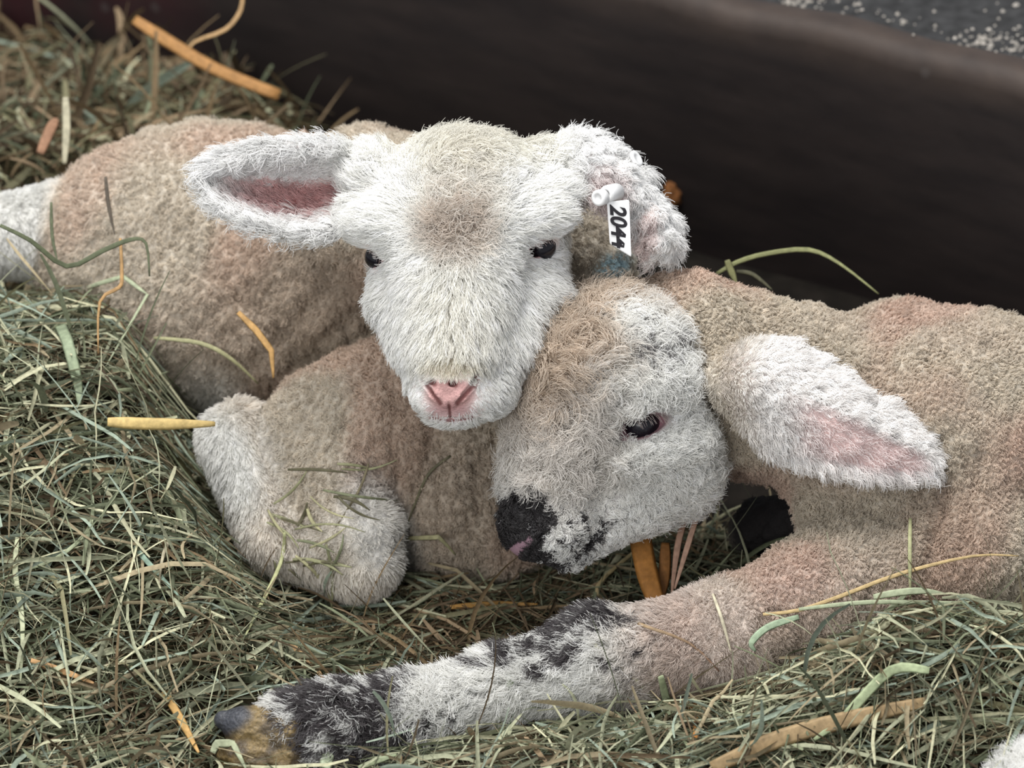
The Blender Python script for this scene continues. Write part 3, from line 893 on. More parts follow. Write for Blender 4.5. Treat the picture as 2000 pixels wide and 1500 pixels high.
# height of the board: sight line through (2000,150) meets the board's plane
cpos = toworld([0, 0, D]); ray = toworld(P(2000, 158, 0)) - cpos
tt = np.dot(a3[:2] - cpos[:2], nrm) / np.dot(ray[:2], nrm)
HB = (cpos + ray * tt)[2]
print('board height', HB, 'dir', dirw)
def board_mat():
    m, nt, out = new_mat('dark_stained_board'); L = nt.links.new
    b = nt.nodes.new('ShaderNodeBsdfPrincipled'); L(b.outputs[0], out.inputs[0])
    b.inputs['Roughness'].default_value = 0.62; b.inputs['Specular IOR Level'].default_value = 0.25
    tc = nt.nodes.new('ShaderNodeTexCoord'); mp = nt.nodes.new('ShaderNodeMapping'); mp.inputs['Scale'].default_value = (3, 3, 14)
    L(tc.outputs['Object'], mp.inputs[0])
    nz = nt.nodes.new('ShaderNodeTexNoise'); nz.inputs['Scale'].default_value = 5; nz.inputs['Detail'].default_value = 8
    L(mp.outputs[0], nz.inputs['Vector'])
    cr = nt.nodes.new('ShaderNodeValToRGB'); L(nz.outputs[0], cr.inputs[0])
    cr.color_ramp.elements[0].position = .3; cr.color_ramp.elements[0].color = (*srgb(27, 22, 22), 1)
    cr.color_ramp.elements[1].position = .75; cr.color_ramp.elements[1].color = (*srgb(42, 35, 33), 1)
    # worn paler band along the top edge
    sx = nt.nodes.new('ShaderNodeSeparateXYZ'); L(tc.outputs['Object'], sx.inputs[0])
    mr = nt.nodes.new('ShaderNodeMapRange'); mr.inputs[1].default_value = HB - .026; mr.inputs[2].default_value = HB - .004
    L(sx.outputs[2], mr.inputs[0])
    n2 = nt.nodes.new('ShaderNodeTexNoise'); n2.inputs['Scale'].default_value = 40; n2.inputs['Detail'].default_value = 6; L(tc.outputs['Object'], n2.inputs['Vector'])
    mu = nt.nodes.new('ShaderNodeMath'); mu.operation = 'MULTIPLY'; L(mr.outputs[0], mu.inputs[0]); L(n2.outputs[0], mu.inputs[1])
    mx = nt.nodes.new('ShaderNodeMix'); mx.data_type = 'RGBA'; L(mu.outputs[0], mx.inputs[0])
    L(cr.outputs[0], mx.inputs[6]); mx.inputs[7].default_value = (*srgb(72, 61, 54), 1)
    # old red paint left towards the far end
    mr2 = nt.nodes.new('ShaderNodeMapRange'); mr2.inputs[1].default_value = -.17; mr2.inputs[2].default_value = -.24
    L(sx.outputs[0], mr2.inputs[0])
    n3 = nt.nodes.new('ShaderNodeTexNoise'); n3.inputs['Scale'].default_value = 9; n3.inputs['Detail'].default_value = 3; L(tc.outputs['Object'], n3.inputs['Vector'])
    mr3 = nt.nodes.new('ShaderNodeMapRange'); mr3.inputs[1].default_value = .42; mr3.inputs[2].default_value = .6; L(n3.outputs[0], mr3.inputs[0])
    mu2 = nt.nodes.new('ShaderNodeMath'); mu2.operation = 'MULTIPLY'; L(mr2.outputs[0], mu2.inputs[0]); L(mr3.outputs[0], mu2.inputs[1])
    mx2 = nt.nodes.new('ShaderNodeMix'); mx2.data_type = 'RGBA'; L(mu2.outputs[0], mx2.inputs[0])
    L(mx.outputs[2], mx2.inputs[6]); mx2.inputs[7].default_value = (*srgb(56, 20, 26), 1)
    # small pale splashes
    vo = nt.nodes.new('ShaderNodeTexVoronoi'); vo.inputs['Scale'].default_value = 26; L(tc.outputs['Object'], vo.inputs['Vector'])
    mr4 = nt.nodes.new('ShaderNodeMapRange'); mr4.inputs[1].default_value = .11; mr4.inputs[2].default_value = .05; mr4.inputs[4].default_value = .28
    L(vo.outputs['Distance'], mr4.inputs[0])
    mx3 = nt.nodes.new('ShaderNodeMix'); mx3.data_type = 'RGBA'; L(mr4.outputs[0], mx3.inputs[0])
    L(mx2.outputs[2], mx3.inputs[6]); mx3.inputs[7].default_value = (*srgb(84, 80, 78), 1)
    L(mx3.outputs[2], b.inputs['Base Color'])
    bp = nt.nodes.new('ShaderNodeBump'); bp.inputs['Strength'].default_value = .4; bp.inputs['Distance'].default_value = .002
    L(n2.outputs[0], bp.inputs['Height']); L(bp.outputs[0], b.inputs['Normal'])
    return m
# profile (out from the pen face, height): rounded lip on a low board
prof = [(0, 0), (0, HB - .012), (.002, HB - .006), (.006, HB - .002), (.012, HB), (.022, HB - .001), (.030, HB - .005), (.034, HB - .010), (.034, 0)]
Vb = []; ns = 60; s0, s1 = -0.35, 1.25
for i in range(ns + 1):
    s = s0 + (s1 - s0) * i / ns
    base = a3[:2] + dirw * s
    for (o_, z) in prof:
        wob = .0008 * math.sin(s * 61) + .0006 * math.sin(s * 23 + z * 40)
        q = base - nrm * (o_ + wob)
        Vb.append((q[0], q[1], z + (wob * 1.5 if z > .05 else 0)))
npf = len(prof)
Fb = [(i * npf + j, i * npf + j + 1, (i + 1) * npf + j + 1, (i + 1) * npf + j) for i in range(ns) for j in range(npf - 1)]
wall = mesh_obj('wall_back', np.array(Vb), Fb, board_mat(), local=False)
wall['kind'] = 'structure'; wall['label'] = 'low dark stained kickboard with a worn pale top edge'; wall['category'] = 'wall'

def aisle_mat():
    m, nt, out = new_mat('rough_aisle'); L = nt.links.new
    b = nt.nodes.new('ShaderNodeBsdfPrincipled'); L(b.outputs[0], out.inputs[0]); b.inputs['Roughness'].default_value = .9
    tc = nt.nodes.new('ShaderNodeTexCoord')
    n = nt.nodes.new('ShaderNodeTexNoise'); n.inputs['Scale'].default_value = 120; n.inputs['Detail'].default_value = 8; L(tc.outputs['Object'], n.inputs['Vector'])
    cr = nt.nodes.new('ShaderNodeValToRGB'); L(n.outputs[0], cr.inputs[0])
    cr.color_ramp.elements[0].position = .35; cr.color_ramp.elements[0].color = (*srgb(20, 20, 21), 1)
    cr.color_ramp.elements[1].position = .7; cr.color_ramp.elements[1].color = (*srgb(48, 48, 49), 1)
    L(cr.outputs[0], b.inputs['Base Color'])
    bp = nt.nodes.new('ShaderNodeBump'); bp.inputs['Distance'].default_value = .003; bp.inputs['Strength'].default_value = .8
    L(n.outputs[0], bp.inputs['Height']); L(bp.outputs[0], b.inputs['Normal'])
    return m
q0 = a3[:2] + dirw * s0 - nrm * .0345; q1 = a3[:2] + dirw * s1 - nrm * .0345
q2 = q1 - nrm * 1.2; q3 = q0 - nrm * 1.2
za = HB - .014
Va = [(*q, z) for z in (0.0, za) for q in (q0, q1, q2, q3)]
ais = mesh_obj('floor', np.array(Va), [(0, 3, 2, 1), (4, 5, 6, 7), (0, 1, 5, 4), (1, 2, 6, 5), (2, 3, 7, 6), (3, 0, 4, 7)], aisle_mat(), smooth=False, local=False)
ais['kind'] = 'structure'; ais['label'] = 'dark gritty raised aisle beyond the kickboard'; ais['category'] = 'floor'
# white crumbs strewn along the aisle edge
cv, cf = [], []
def crumb(x, y, z, r):
    n0 = len(cv)
    for dx, dy, dz in [(1, 0, 0), (-1, 0, 0), (0, 1, 0), (0, -1, 0), (0, 0, 1), (0, 0, -.6)]:
        k = r * random.uniform(.6, 1.2); cv.append((x + dx * k, y + dy * k, z + dz * k))
    for a_, b_, c_ in [(0, 2, 4), (2, 1, 4), (1, 3, 4), (3, 0, 4), (2, 0, 5), (1, 2, 5), (3, 1, 5), (0, 3, 5)]: cf.append((n0 + a_, n0 + b_, n0 + c_))
for (ppx, ppy, n, sx_, sy_) in [(1985, 88, 120, 60, 12), (1940, 80, 60, 40, 10), (1900, 96, 40, 50, 10), (1760, 40, 30, 60, 14), (1990, 40, 26, 30, 30), (1850, 40, 30, 120, 40), (1560, 4, 110, 36, 6), (1640, 20, 20, 60, 10)]:
    for _ in range(n):
        p = toworld(ray_z(random.gauss(ppx, sx_), random.gauss(ppy, sy_), za / K))
        if np.dot(p[:2] - a3[:2], nrm) > -.012: continue
        if random.random() < .45: continue
        crumb(p[0], p[1], max(za, HB if np.dot(p[:2] - a3[:2], nrm) > -.034 else za) + .0002, abs(random.gauss(.0007, .0005)) + .0003)
cr_ = mesh_obj('spilled_crumbs', np.array(cv), cf, plain_mat('white_feed', srgb(168, 162, 154), .8, .2, 0, .2), smooth=False, local=False)
tag(cr_, 'white feed crumbs spilled along the top edge of the kickboard', 'crumbs', kind='stuff')

# ================================================================== HAY
yt = np.array([-900, -700, -600, -355, -22, 250, 425, 600, 766, 1000, 1400, 1900, 2500], float)
ht = np.array([30, 45, 70, 190, 360, 455, 470, 330, 230, 260, 330, 190, 90], float)
def hay_h(x, y):
    """height of the hay bed above the floor, world units of 0.25 mm"""
    prof_ = np.interp(y, yt, ht)
    xe = np.interp(y, [-700, -400, -100, 100, 500, 800, 1300, 2400], [-250, -330, -500, -600, -640, -300, -420, -420])
    wl_ = 1 - sstep(x, xe - 230, xe + 60)
    h = 45 + (prof_ - 45) * wl_
    r = 215 * sstep(x, 330, 800) * np.exp(-((y + 470) / 150) ** 2) + 70 * sstep(x, 80, 450) * np.exp(-((y + 640) / 120) ** 2)
    h = np.maximum(h, 45 + r)
    h = h + 25 * np.exp(-((y + 650) / 110) ** 2) * np.exp(-((x + 100) / 500) ** 2)
    h = h - 36 * sstep(x, -100, 150) * sstep(y, 150, 400)
    p = np.stack([x, y, 0 * x], 1)
    return h + fnoise(p, 260, 41) * 9 + fnoise(p, 90, 42) * 5

RLi = RL.T
def world2local(Wp):
    """(x, y, z above the floor) in 0.25 mm units -> local frame"""
    q = np.array(Wp, float); q[..., 2] += GZ
    return q @ RL          # inverse of a @ RL.T

def wall_y(x):     # board's pen face in the same units
    ax_, ay_ = a3[0] / K, a3[1] / K
    return ay_ + (x - ax_) * dirw[1] / dirw[0]

# mound under the loose blades, its dark colour standing in for shade in the gaps
gx = np.linspace(-1900, 1500, 170); gy = np.linspace(-1000, 2900, 190)
X, Y = np.meshgrid(gx, gy, indexing='ij')
Z = hay_h(X.ravel(), Y.ravel()).reshape(X.shape) - 42
Vm = np.stack([X.ravel(), np.minimum(Y.ravel(), wall_y(X.ravel()) - 4), Z.ravel()], 1)
ij = np.arange(170 * 190).reshape(170, 190)
Qm = np.stack([ij[:-1, :-1].ravel(), ij[1:, :-1].ravel(), ij[1:, 1:].ravel(), ij[:-1, 1:].ravel()], 1)
keep = (Y[:-1, :-1].ravel() < wall_y(X[:-1, :-1].ravel()) + 10)
Qm = Qm[keep]
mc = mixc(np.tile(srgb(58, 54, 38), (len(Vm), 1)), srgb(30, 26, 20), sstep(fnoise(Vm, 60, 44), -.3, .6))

PAL = [(srgb(160, 162, 136), .25), (srgb(126, 132, 106), .24), (srgb(186, 184, 154), .12), (srgb(98, 104, 82), .15), (srgb(148, 136, 110), .11), (srgb(142, 154, 138), .07), (srgb(92, 80, 62), .06)]
PALB = [(srgb(124, 106, 80), .3), (srgb(92, 78, 60), .3), (srgb(126, 122, 94), .25), (srgb(148, 128, 102), .15)]
PA = np.array([c for c, _ in PAL]); PW = np.array([w_ for _, w_ in PAL]); PW /= PW.sum()
PB = np.array([c for c, _ in PALB]); PBW = np.array([w_ for _, w_ in PALB]); PBW /= PBW.sum()

def blades(n, region, seed, lens=(90, 440), wid=(2.8, 11), lift=0.14, zr=(-40, 20), up=0.05, brown=None, m=7, bright=1.0):
    """loose blades as ribbons with a folded section; returns V, F, C.  Blades that would run into a lamb are dropped."""
    r = np.random.default_rng(seed)
    x, y = region(r, n)
    L = lens[0] + (lens[1] - lens[0]) * r.random(n) ** 2.2
    hd = r.uniform(0, 2 * np.pi, n)
    pit = r.normal(0, lift, n)
    u_ = r.random(n) < up
    pit[u_] = r.uniform(.35, 1.2, u_.sum()); L[u_] *= .6
    kap = r.normal(0, 1.0, n) * .6; kz = r.normal(-.25, .45, n)
    t = np.linspace(-.5, .5, m)
    seg = L / (m - 1)
    kink = r.integers(1, m - 1, n); ka = r.normal(0, .45, n) * (r.random(n) < .35)
    px_ = np.zeros((n, m, 3)); h0 = hd - kap * .5; p0 = pit - kz * .5
    cur = np.zeros((n, 3))
    dirs = []
    for i in range(m):
        a_ = h0 + kap * i / (m - 1) + ka * (i >= kink); b_ = p0 + kz * i / (m - 1)
        dv = np.stack([np.cos(a_) * np.cos(b_), np.sin(a_) * np.cos(b_), np.sin(b_)], 1)
        dirs.append(dv); px_[:, i] = cur; cur = cur + dv * seg[:, None]
    mid = px_[:, m // 2].copy()
    mid[u_] = px_[u_, 0]
    px_ -= mid[:, None, :]
    z = hay_h(x, y) + r.uniform(zr[0], zr[1], n)
    px_ += np.stack([x, y, z], 1)[:, None, :]
    # drape: never far above or under the bed
    flat = px_.reshape(-1, 3)
    hh = hay_h(flat[:, 0], flat[:, 1]).reshape(n, m)
    low_ = np.where(u_[:, None], px_[:, :, 2], np.clip(px_[:, :, 2], hh - 44, hh + 44))
    px_[:, :, 2] = px_[:, :, 2] * .25 + low_ * .75
    loc = world2local(px_.reshape(-1, 3))
    bad = (A.at(loc) < 3) | (B.at(loc) < 6) | (H.at(loc) < 4) | (Cc.at(loc) < 8)
    bad |= (px_[..., 1].reshape(-1) > wall_y(px_[..., 0].reshape(-1)) - 6)
    ok = ~bad.reshape(n, m).any(1)
    px_ = px_[ok]; dirs = np.stack(dirs, 1)[ok]; L = L[ok]; n = len(px_)
    wd = (wid[0] + (wid[1] - wid[0]) * r.random(n) ** 2.5)
    roll = r.uniform(0, np.pi, n)[:, None] + r.normal(0, .8, n)[:, None] * t[None, :]
    upv = np.array([0, 0, 1.0])
    s = np.cross(dirs, upv); s /= np.linalg.norm(s, axis=2)[..., None] + 1e-6
    q = np.cross(s, dirs)
    wv = s * np.cos(roll)[..., None] + q * np.sin(roll)[..., None]
    nv = np.cross(wv, dirs)
    tap = np.sin(np.clip((t + .5) * np.pi, .12, np.pi - .12)) ** .35
    hw = wd[:, None] * tap[None, :] * .5
    a_ = px_ - wv * hw[..., None]; c_ = px_ + wv * hw[..., None]; b_ = px_ + nv * (hw * .45)[..., None]
    Vv = np.stack([a_, b_, c_], 2).reshape(-1, 3)               # n,m,3verts
    base = (np.arange(n) * m * 3)[:, None, None]
    i = np.arange(m - 1)[None, :, None] * 3
    q0_ = np.concatenate([np.stack([base + i + j, base + i + j + 1, base + i + j + 4, base + i + j + 3], -1).reshape(-1, 4) for j in (0, 1)])
    pick = r.choice(len(PA), n, p=PW); cc = PA[pick]
    if brown is not None:
        bw = brown(px_[:, m // 2])
        use = r.random(n) < bw
        cc = np.where(use[:, None], PB[r.choice(len(PB), n, p=PBW)], cc)
    cc = cc * r.uniform(.45, 1.2, n)[:, None] if bright == 1.0 else PA[r.choice([0, 2, 4, 5], n)] * r.uniform(.8, bright, n)[:, None]
    # tips and roots of a blade differ a little in colour
    tc_ = 1 + r.normal(0, .12, n)[:, None] * (t * 2)[None, :]
    C_ = np.repeat((cc[:, None, :] * tc_[..., None])[:, :, None, :], 3, 2).reshape(-1, 3)
    return Vv, q0_, np.clip(C_, 0, 1)

def rect(x0, x1, y0, y1):
    return lambda r, n: (r.uniform(x0, x1, n), r.uniform(y0, y1, n))
def brown_f(p):
    x, y = p[:, 0], p[:, 1]
    mid_ = np.exp(-((x + 20) / 330) ** 2) * np.exp(-((y + 170) / 170) ** 2)
    back_ = sstep(y, 900, 1300)
    return np.clip(.12 + .75 * mid_ + .65 * back_, 0, 1)
def join(parts):
    V_, F_, C_ = [], [], []; n0 = 0
    for v, f_, c in parts:
        V_.append(v); F_.append(f_ + n0); C_.append(c); n0 += len(v)
    return np.concatenate(V_), np.concatenate(F_), np.concatenate(C_)
def hay_obj(name, parts, label, cat='hay'):
    V_, F_, C_ = join(parts)
    o_ = mesh_obj(name, world2local(V_), F_, M_hay, cols=C_)
    tag(o_, label, cat, kind='stuff')
    return o_
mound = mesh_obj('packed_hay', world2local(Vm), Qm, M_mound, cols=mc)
tag(mound, 'packed under-layer of hay on the pen floor, coloured dark as shade between the blades', 'hay', kind='stuff')
hay_obj('loose_hay', [
    blades(4600, rect(-1250, -380, -800, 620), 101, up=.07, brown=brown_f),
    blades(2600, rect(-1250, -300, -800, 500), 102, lens=(30, 110), wid=(1.5, 4), zr=(-10, 16), brown=brown_f),
    blades(420, rect(-1250, -350, -760, 560), 103, lens=(80, 340), wid=(9, 19), zr=(-14, 12), brown=brown_f),
    blades(420, rect(-1250, -380, -800, 560), 104, lens=(140, 460), wid=(5, 13), zr=(14, 34), up=.05, lift=.2, bright=1.3)],
    'grey-green loose hay banked up at the left in front of the tagged lamb')
hay_obj('loose_hay', [
    blades(4300, rect(-400, 1200, -860, -330), 111, up=.07, brown=brown_f),
    blades(2200, rect(-400, 1200, -860, -360), 112, lens=(30, 110), wid=(1.5, 4), zr=(-10, 16), brown=brown_f),
    blades(380, rect(-300, 1200, -860, -400), 113, lens=(80, 300), wid=(9, 19), zr=(-14, 12), brown=brown_f),
    blades(480, rect(-350, 1200, -860, -380), 114, lens=(140, 460), wid=(5, 14), zr=(14, 40), up=.08, lift=.25, bright=1.3)],
    'loose green and straw-coloured hay in front of the outstretched foreleg')
hay_obj('loose_hay', [
    blades(4200, rect(-420, 700, -330, 260), 121, up=.05, brown=brown_f, zr=(-24, 8)),
    blades(1200, rect(-420, 700, -330, 200), 122, lens=(30, 110), wid=(1.5, 4), zr=(-10, 12), brown=brown_f),
    blades(130, rect(-400, 500, -330, 200), 123, lens=(120, 380), wid=(5, 12), zr=(8, 24), lift=.2, brown=brown_f)],
    'brownish hay between the folded legs and the outstretched foreleg')
hay_obj('loose_hay', [
    blades(3000, rect(-1700, -150, 620, 2500), 131, lens=(120, 460), wid=(5, 16), up=.22, brown=brown_f, zr=(-20, 20)),
    blades(500, rect(-1700, -300, 900, 2400), 132, lens=(120, 380), wid=(14, 30), up=.25, brown=brown_f, zr=(-10, 20))],
    'tangled brownish hay heaped behind the tagged lamb against the kickboard')

# ------------------------------------------------------------------ single stalks that stand out
def stalk(pts, width, color, label, thick=.35, tip=.3, base=.7, tipc=None, cat='straw', name='hay_stalk', flatten=None, group=None):
    """one stalk: smooth tube with a flattened, grooved section through the given points"""
    R = np.array([P(*q) for q in pts]); n = len(R); seg = max(3, 14 // max(1, n - 1)); C_ = []
    if thick == .35 and width >= 10: thick = .16
    for k in range(n - 1):
        p0, p1, p2, p3 = R[max(k - 1, 0)], R[k], R[k + 1], R[min(k + 2, n - 1)]
        for i in range(seg + (k == n - 2)):
            t_ = i / seg
            tt_ = t_
            C_.append(p1 + (p2 - p1) * tt_ if flatten else 0.5 * (2 * p1 + (p2 - p0) * t_ + (2 * p0 - 5 * p1 + 4 * p2 - p3) * t_ ** 2 + (3 * p1 - p0 - 3 * p2 + p3) * t_ ** 3))
    C_ = np.array(C_); m = len(C_)
    T_ = np.gradient(C_, axis=0); T_ /= np.linalg.norm(T_, axis=1)[:, None] + 1e-9
    sec = [(1, 0), (.6, .8), (0, .55), (-.6, .8), (-1, 0), (-.5, -.8), (.5, -.8)]
    Vv, Ff_ = [], []
    ref = np.array([.12, .1, 1.0]); 
    for i in range(m):
        s_ = np.cross(T_[i], ref); s_ /= np.linalg.norm(s_) + 1e-9; u__ = np.cross(s_, T_[i])
        f_ = i / (m - 1); w_ = width * .5 * (base + (1 - base) * min(1, f_ * 4)) * (1 - (1 - tip) * max(0, (f_ - .6) / .4))
        for a_, b_ in sec: Vv.append(C_[i] + s_ * a_ * w_ + u__ * b_ * w_ * thick)
    k = len(sec)
    for i in range(m - 1):
        for j in range(k): Ff_.append((i * k + j, i * k + (j + 1) % k, (i + 1) * k + (j + 1) % k, (i + 1) * k + j))
    Ff_.append(tuple(range(k))[::-1]); Ff_.append(tuple((m - 1) * k + j for j in range(k)))
    col0 = np.array(color); col1 = np.array(tipc if tipc is not None else color)
    cc = np.repeat(np.array([col0 + (col1 - col0) * i / (m - 1) for i in range(m)]) * rng.uniform(.92, 1.08, (m, 1)), k, 0)
    o_ = mesh_obj(name, np.array(Vv), Ff_, M_straw, cols=np.clip(cc, 0, 1))
    tag(o_, label, cat, group)
    return o_
ORG = srgb(168, 124, 74); YEL = srgb(206, 180, 120); TANs = srgb(190, 156, 112); GRN = srgb(140, 150, 122); PGR = srgb(168, 176, 146); DGR = srgb(92, 98, 74); STR = srgb(206, 190, 142)
def sd(px_, py_, off=6):
    """depth of the nearest surface there, lambs or hay bed, plus a little"""
    da = A.surf(px_, py_) if A.at(np.array([P(px_, py_, A.surf(px_, py_) - 4)]))[0] < 0 else -2000
    db = B.surf(px_, py_) if B.at(np.array([P(px_, py_, B.surf(px_, py_) - 4)]))[0] < 0 else -2000
    ds = np.arange(420, -1900, -8.0); pts = np.array([P(px_, py_, d) for d in ds])
    wz = pts @ RL.T; hh = hay_h(wz[:, 0], wz[:, 1]); i = np.nonzero(wz[:, 2] - GZ < hh)[0]
    dh = ds[i[0]] if len(i) else -2000
    return max(da, db, dh) + off
def on(pts, off=8):
    """points given by sight line, laid on whatever surface is there; an optional third value lifts the point"""
    return [(q[0], q[1], sd(q[0], q[1], off + (q[2] if len(q) > 2 else 0))) for q in pts]
S = []
stalk([(262, 38, -1500), (330, 82, -1490), (420, 135, -1480), (545, 186, -1470)], 30, ORG, 'broad orange straw leaning on the kickboard behind the tagged lamb', name='straw', tip=.9)
stalk([(474, -20, -1560), (470, 20, -1560), (440, 58, -1540), (380, 82, -1500), (362, 110, -1490)], 9, TANs, 'thin curved twig rising above the orange straw to the top edge', name='twig')
stalk([(128, 190, -900), (130, 250, -890), (126, 320, -880)], 18, srgb(176, 170, 146), 'short upright pale blade behind the tagged lamb at far left', name='hay_stalk', tip=.5)
stalk([(78, 300, -1000), (100, 250, -1010), (112, 232, -1010)], 24, srgb(160, 122, 96), 'pinkish tan flat straw in the back hay at far left', name='straw')
stalk([(210, 824, -60), (300, 828, -80), (420, 828, -110)], 24, YEL, 'thick yellow straw pointing at the folded white leg', name='straw', tip=.4, thick=.7)
stalk([(465, 610, -330), (500, 645, -320), (530, 685, -310), (534, 738, -300)], 14, srgb(184, 146, 92), 'bent orange straw hanging against the brown flank', name='straw', flatten=True)
stalk([(235, 465, -250), (238, 540, -240), (232, 562, -236), (195, 590, -225), (192, 690, -215)], 8, srgb(180, 144, 98), 'thin orange stem rising from the left hay bank', cat='hay')
stalk(on([(100, 590), (190, 555), (240, 540), (288, 575), (210, 710)], 14), 9, PGR, 'looped pale green stem on the crest of the left hay bank', cat='hay', flatten=True)
stalk([(0, 440, -150), (60, 470, -160), (130, 520, -190), (200, 490, -210), (255, 468, -220), (285, 475, -220), (292, 540, -215)], 10, DGR, 'dark green bent blade arching over the left hay bank', cat='hay', name='hay_stalk')
stalk([(100, 395, -340), (102, 460, -330), (112, 510, -320)], 7, DGR, 'short dark stem crossing the white hind leg at far left', cat='hay')
stalk([(206, 345, -420), (212, 400, -410), (224, 458, -400)], 8, srgb(84, 76, 66), 'dark splinter lying on the beige back of the tagged lamb', cat='hay')
stalk(on([(1290, 1042, 40), (1230, 1085, 40), (1166, 1146, 20), (1190, 1180, 14), (1240, 1215), (1345, 1255), (1405, 1312)], 12), 8, STR, 'long bent straw draped over the outstretched foreleg', name='straw', tipc=srgb(130, 100, 84))
stalk(on([(1156, 1205), (1164, 1262), (1240, 1325), (1300, 1390), (1340, 1432)], 14), 8, srgb(206, 204, 176), 'pale thin stem across the woolly knee of the foreleg', cat='hay')
stalk([(1400, 535, -420), (1440, 512, -420), (1500, 495, -430), (1580, 488, -440), (1640, 515, -430), (1716, 574, -420)], 10, srgb(138, 140, 98), 'long green stem arching against the dark kickboard', cat='hay')
stalk([(1420, 508, -400), (1428, 530, -400), (1438, 552, -400)], 15, srgb(132, 132, 92), 'short green stub sticking up behind the lamb neck', cat='hay')
stalk([(1438, 530, -430), (1470, 536, -430), (1508, 566, -430)], 9, srgb(92, 90, 70), 'small dark curved stem under the arching one', cat='hay')
stalk([(1246, 1025, -80), (1262, 1110, -50), (1282, 1178, -20)], 44, srgb(168, 116, 58), 'broad orange-brown reed standing under the dark-nosed lamb jaw', name='reed', tip=.8, thick=.3, base=1)
stalk([(1300, 1060, -90), (1298, 1120, -70), (1292, 1172, -50)], 24, srgb(140, 96, 52), 'brown reed beside the broad orange one', name='reed')
stalk([(1345, 990, -70), (1325, 1060, -60), (1312, 1160, -40)], 14, srgb(170, 136, 116), 'pinkish reed leaning behind the orange reed', name='reed')
stalk([(1368, 985, -60), (1345, 1060, -50), (1318, 1150, -30)], 12, srgb(182, 148, 128), 'pale pinkish reed, rightmost of the upright ones under the jaw', name='reed')
stalk(on([(520, 1212, 14), (545, 1238, 12), (568, 1262, 12), (612, 1298, 12), (645, 1346, 12)], 12), 15, TANs, 'tan crinkled straw above the grey foot', name='straw', flatten=True)
stalk(on([(60, 1290, 10), (120, 1310, 10), (183, 1334, 10)], 10), 13, srgb(206, 164, 116), 'short orange-tan straw in the front left hay', name='straw')
stalk(on([(320, 1350, 10), (350, 1400, 14), (388, 1470, 10)], 10), 16, srgb(206, 166, 104), 'yellow straw lying left of the muddy hoof', name='straw')
stalk(on([(880, 890), (842, 920), (820, 960), (790, 1040, 10)], 8), 6, srgb(96, 92, 70), 'thin dark stem on the chest below the white muzzle', cat='hay')
stalk(on([(790, 1052), (845, 1050, 20), (860, 1052, 24), (890, 1084, 20)], 14), 10, srgb(150, 146, 112), 'short bent blade beside the folded knee', cat='hay', name='hay_stalk')
stalk(on([(1003, 1270, 10), (996, 1320), (1000, 1400), (985, 1470)], 14), 13, srgb(128, 142, 108), 'green upright blade crossing the outstretched foreleg', cat='hay', name='hay_stalk')
stalk(on([(1390, 1500, 20), (1530, 1440, 20), (1680, 1400, 22), (1808, 1372, 18)], 14), 34, srgb(164, 140, 104), 'wide flat tan reed lying in the front right hay', name='reed', thick=.15, tip=.6)
stalk(on([(1352, 1374, 10), (1366, 1400, 12), (1358, 1440, 10)], 14), 32, srgb(196, 132, 68), 'orange straw chip in front of the foreleg', name='straw_chip', thick=.2)
stalk(on([(1490, 1200, 10), (1560, 1192, 14), (1640, 1165, 14), (1760, 1120, 12), (1900, 1086, 10), (1990, 1086, 10)], 12), 8, srgb(196, 172, 126), 'long tan straw laid across the shoulder of the dark-nosed lamb', name='straw')
stalk(on([(1560, 1190, 30), (1700, 1176, 40), (1850, 1178, 40), (1972, 1175, 30)], 16), 9, PGR, 'straight pale green stem over the lower flank', cat='hay')
stalk(on([(1706, 1166, 30), (1750, 1158, 40), (1800, 1154, 40), (1845, 1160, 30)], 20), 14, PGR * 1.05, 'pale green blade end at the top of the right hay heap', cat='hay', name='hay_stalk')
stalk(on([(1770, 1160, 40), (1710, 1215, 40), (1644, 1264, 30)], 20), 11, PGR, 'slanting pale green blade on the right hay heap', cat='hay', name='hay_stalk')
stalk(on([(1815, 1310, 60), (1740, 1310, 50), (1650, 1400, 40), (1590, 1445, 20)], 10), 20, srgb(166, 178, 140), 'broad green blade in the right hay heap', cat='hay', name='hay_stalk')
stalk(on([(1560, 1205, 20), (1500, 1225, 20), (1468, 1255, 20), (1476, 1272, 20)], 14), 14, srgb(158, 176, 148), 'hooked blue-green blade on the upper foreleg', cat='hay', name='hay_stalk')
stalk(on([(1778, 1012, 14), (1777, 1080, 20), (1778, 1170, 20)], 10), 8, srgb(168, 168, 128), 'thin stem standing up against the shoulder', cat='hay')
stalk(on([(1392, 1160, 10), (1410, 1210, 12), (1428, 1275, 10)], 10), 7, srgb(190, 182, 158), 'pale bristle standing on the upper foreleg', cat='hay')
stalk(on([(1290, 1320, 14), (1312, 1400, 20), (1345, 1460, 14)], 14), 16, srgb(160, 170, 136), 'green-grey blade in front of the foreleg', cat='hay', name='hay_stalk')
stalk(on([(415, 1470, 24), (424, 1452, 34), (455, 1452, 34), (480, 1500, 24)], 12), 16, srgb(164, 170, 140), 'folded grey-green blade hooked over the muddy hoof', cat='hay', name='hay_stalk', flatten=True)
stalk(on([(636, 1500, 14), (640, 1482, 18), (650, 1474, 18)], 12), 26, srgb(178, 188, 160), 'short cut blade end under the grey foot', cat='hay', name='hay_stalk', thick=.2)
stalk(on([(700, 1500, 14), (740, 1485, 20), (775, 1474, 20)], 12), 11, srgb(164, 174, 140), 'green blade rising under the grey foot', cat='hay', name='hay_stalk')
stalk(on([(360, 920, 20), (355, 1000, 14), (320, 1080, 12), (310, 1150, 12)], 10), 8, srgb(168, 160, 136), 'thin grey stem left of the folded leg', cat='hay')
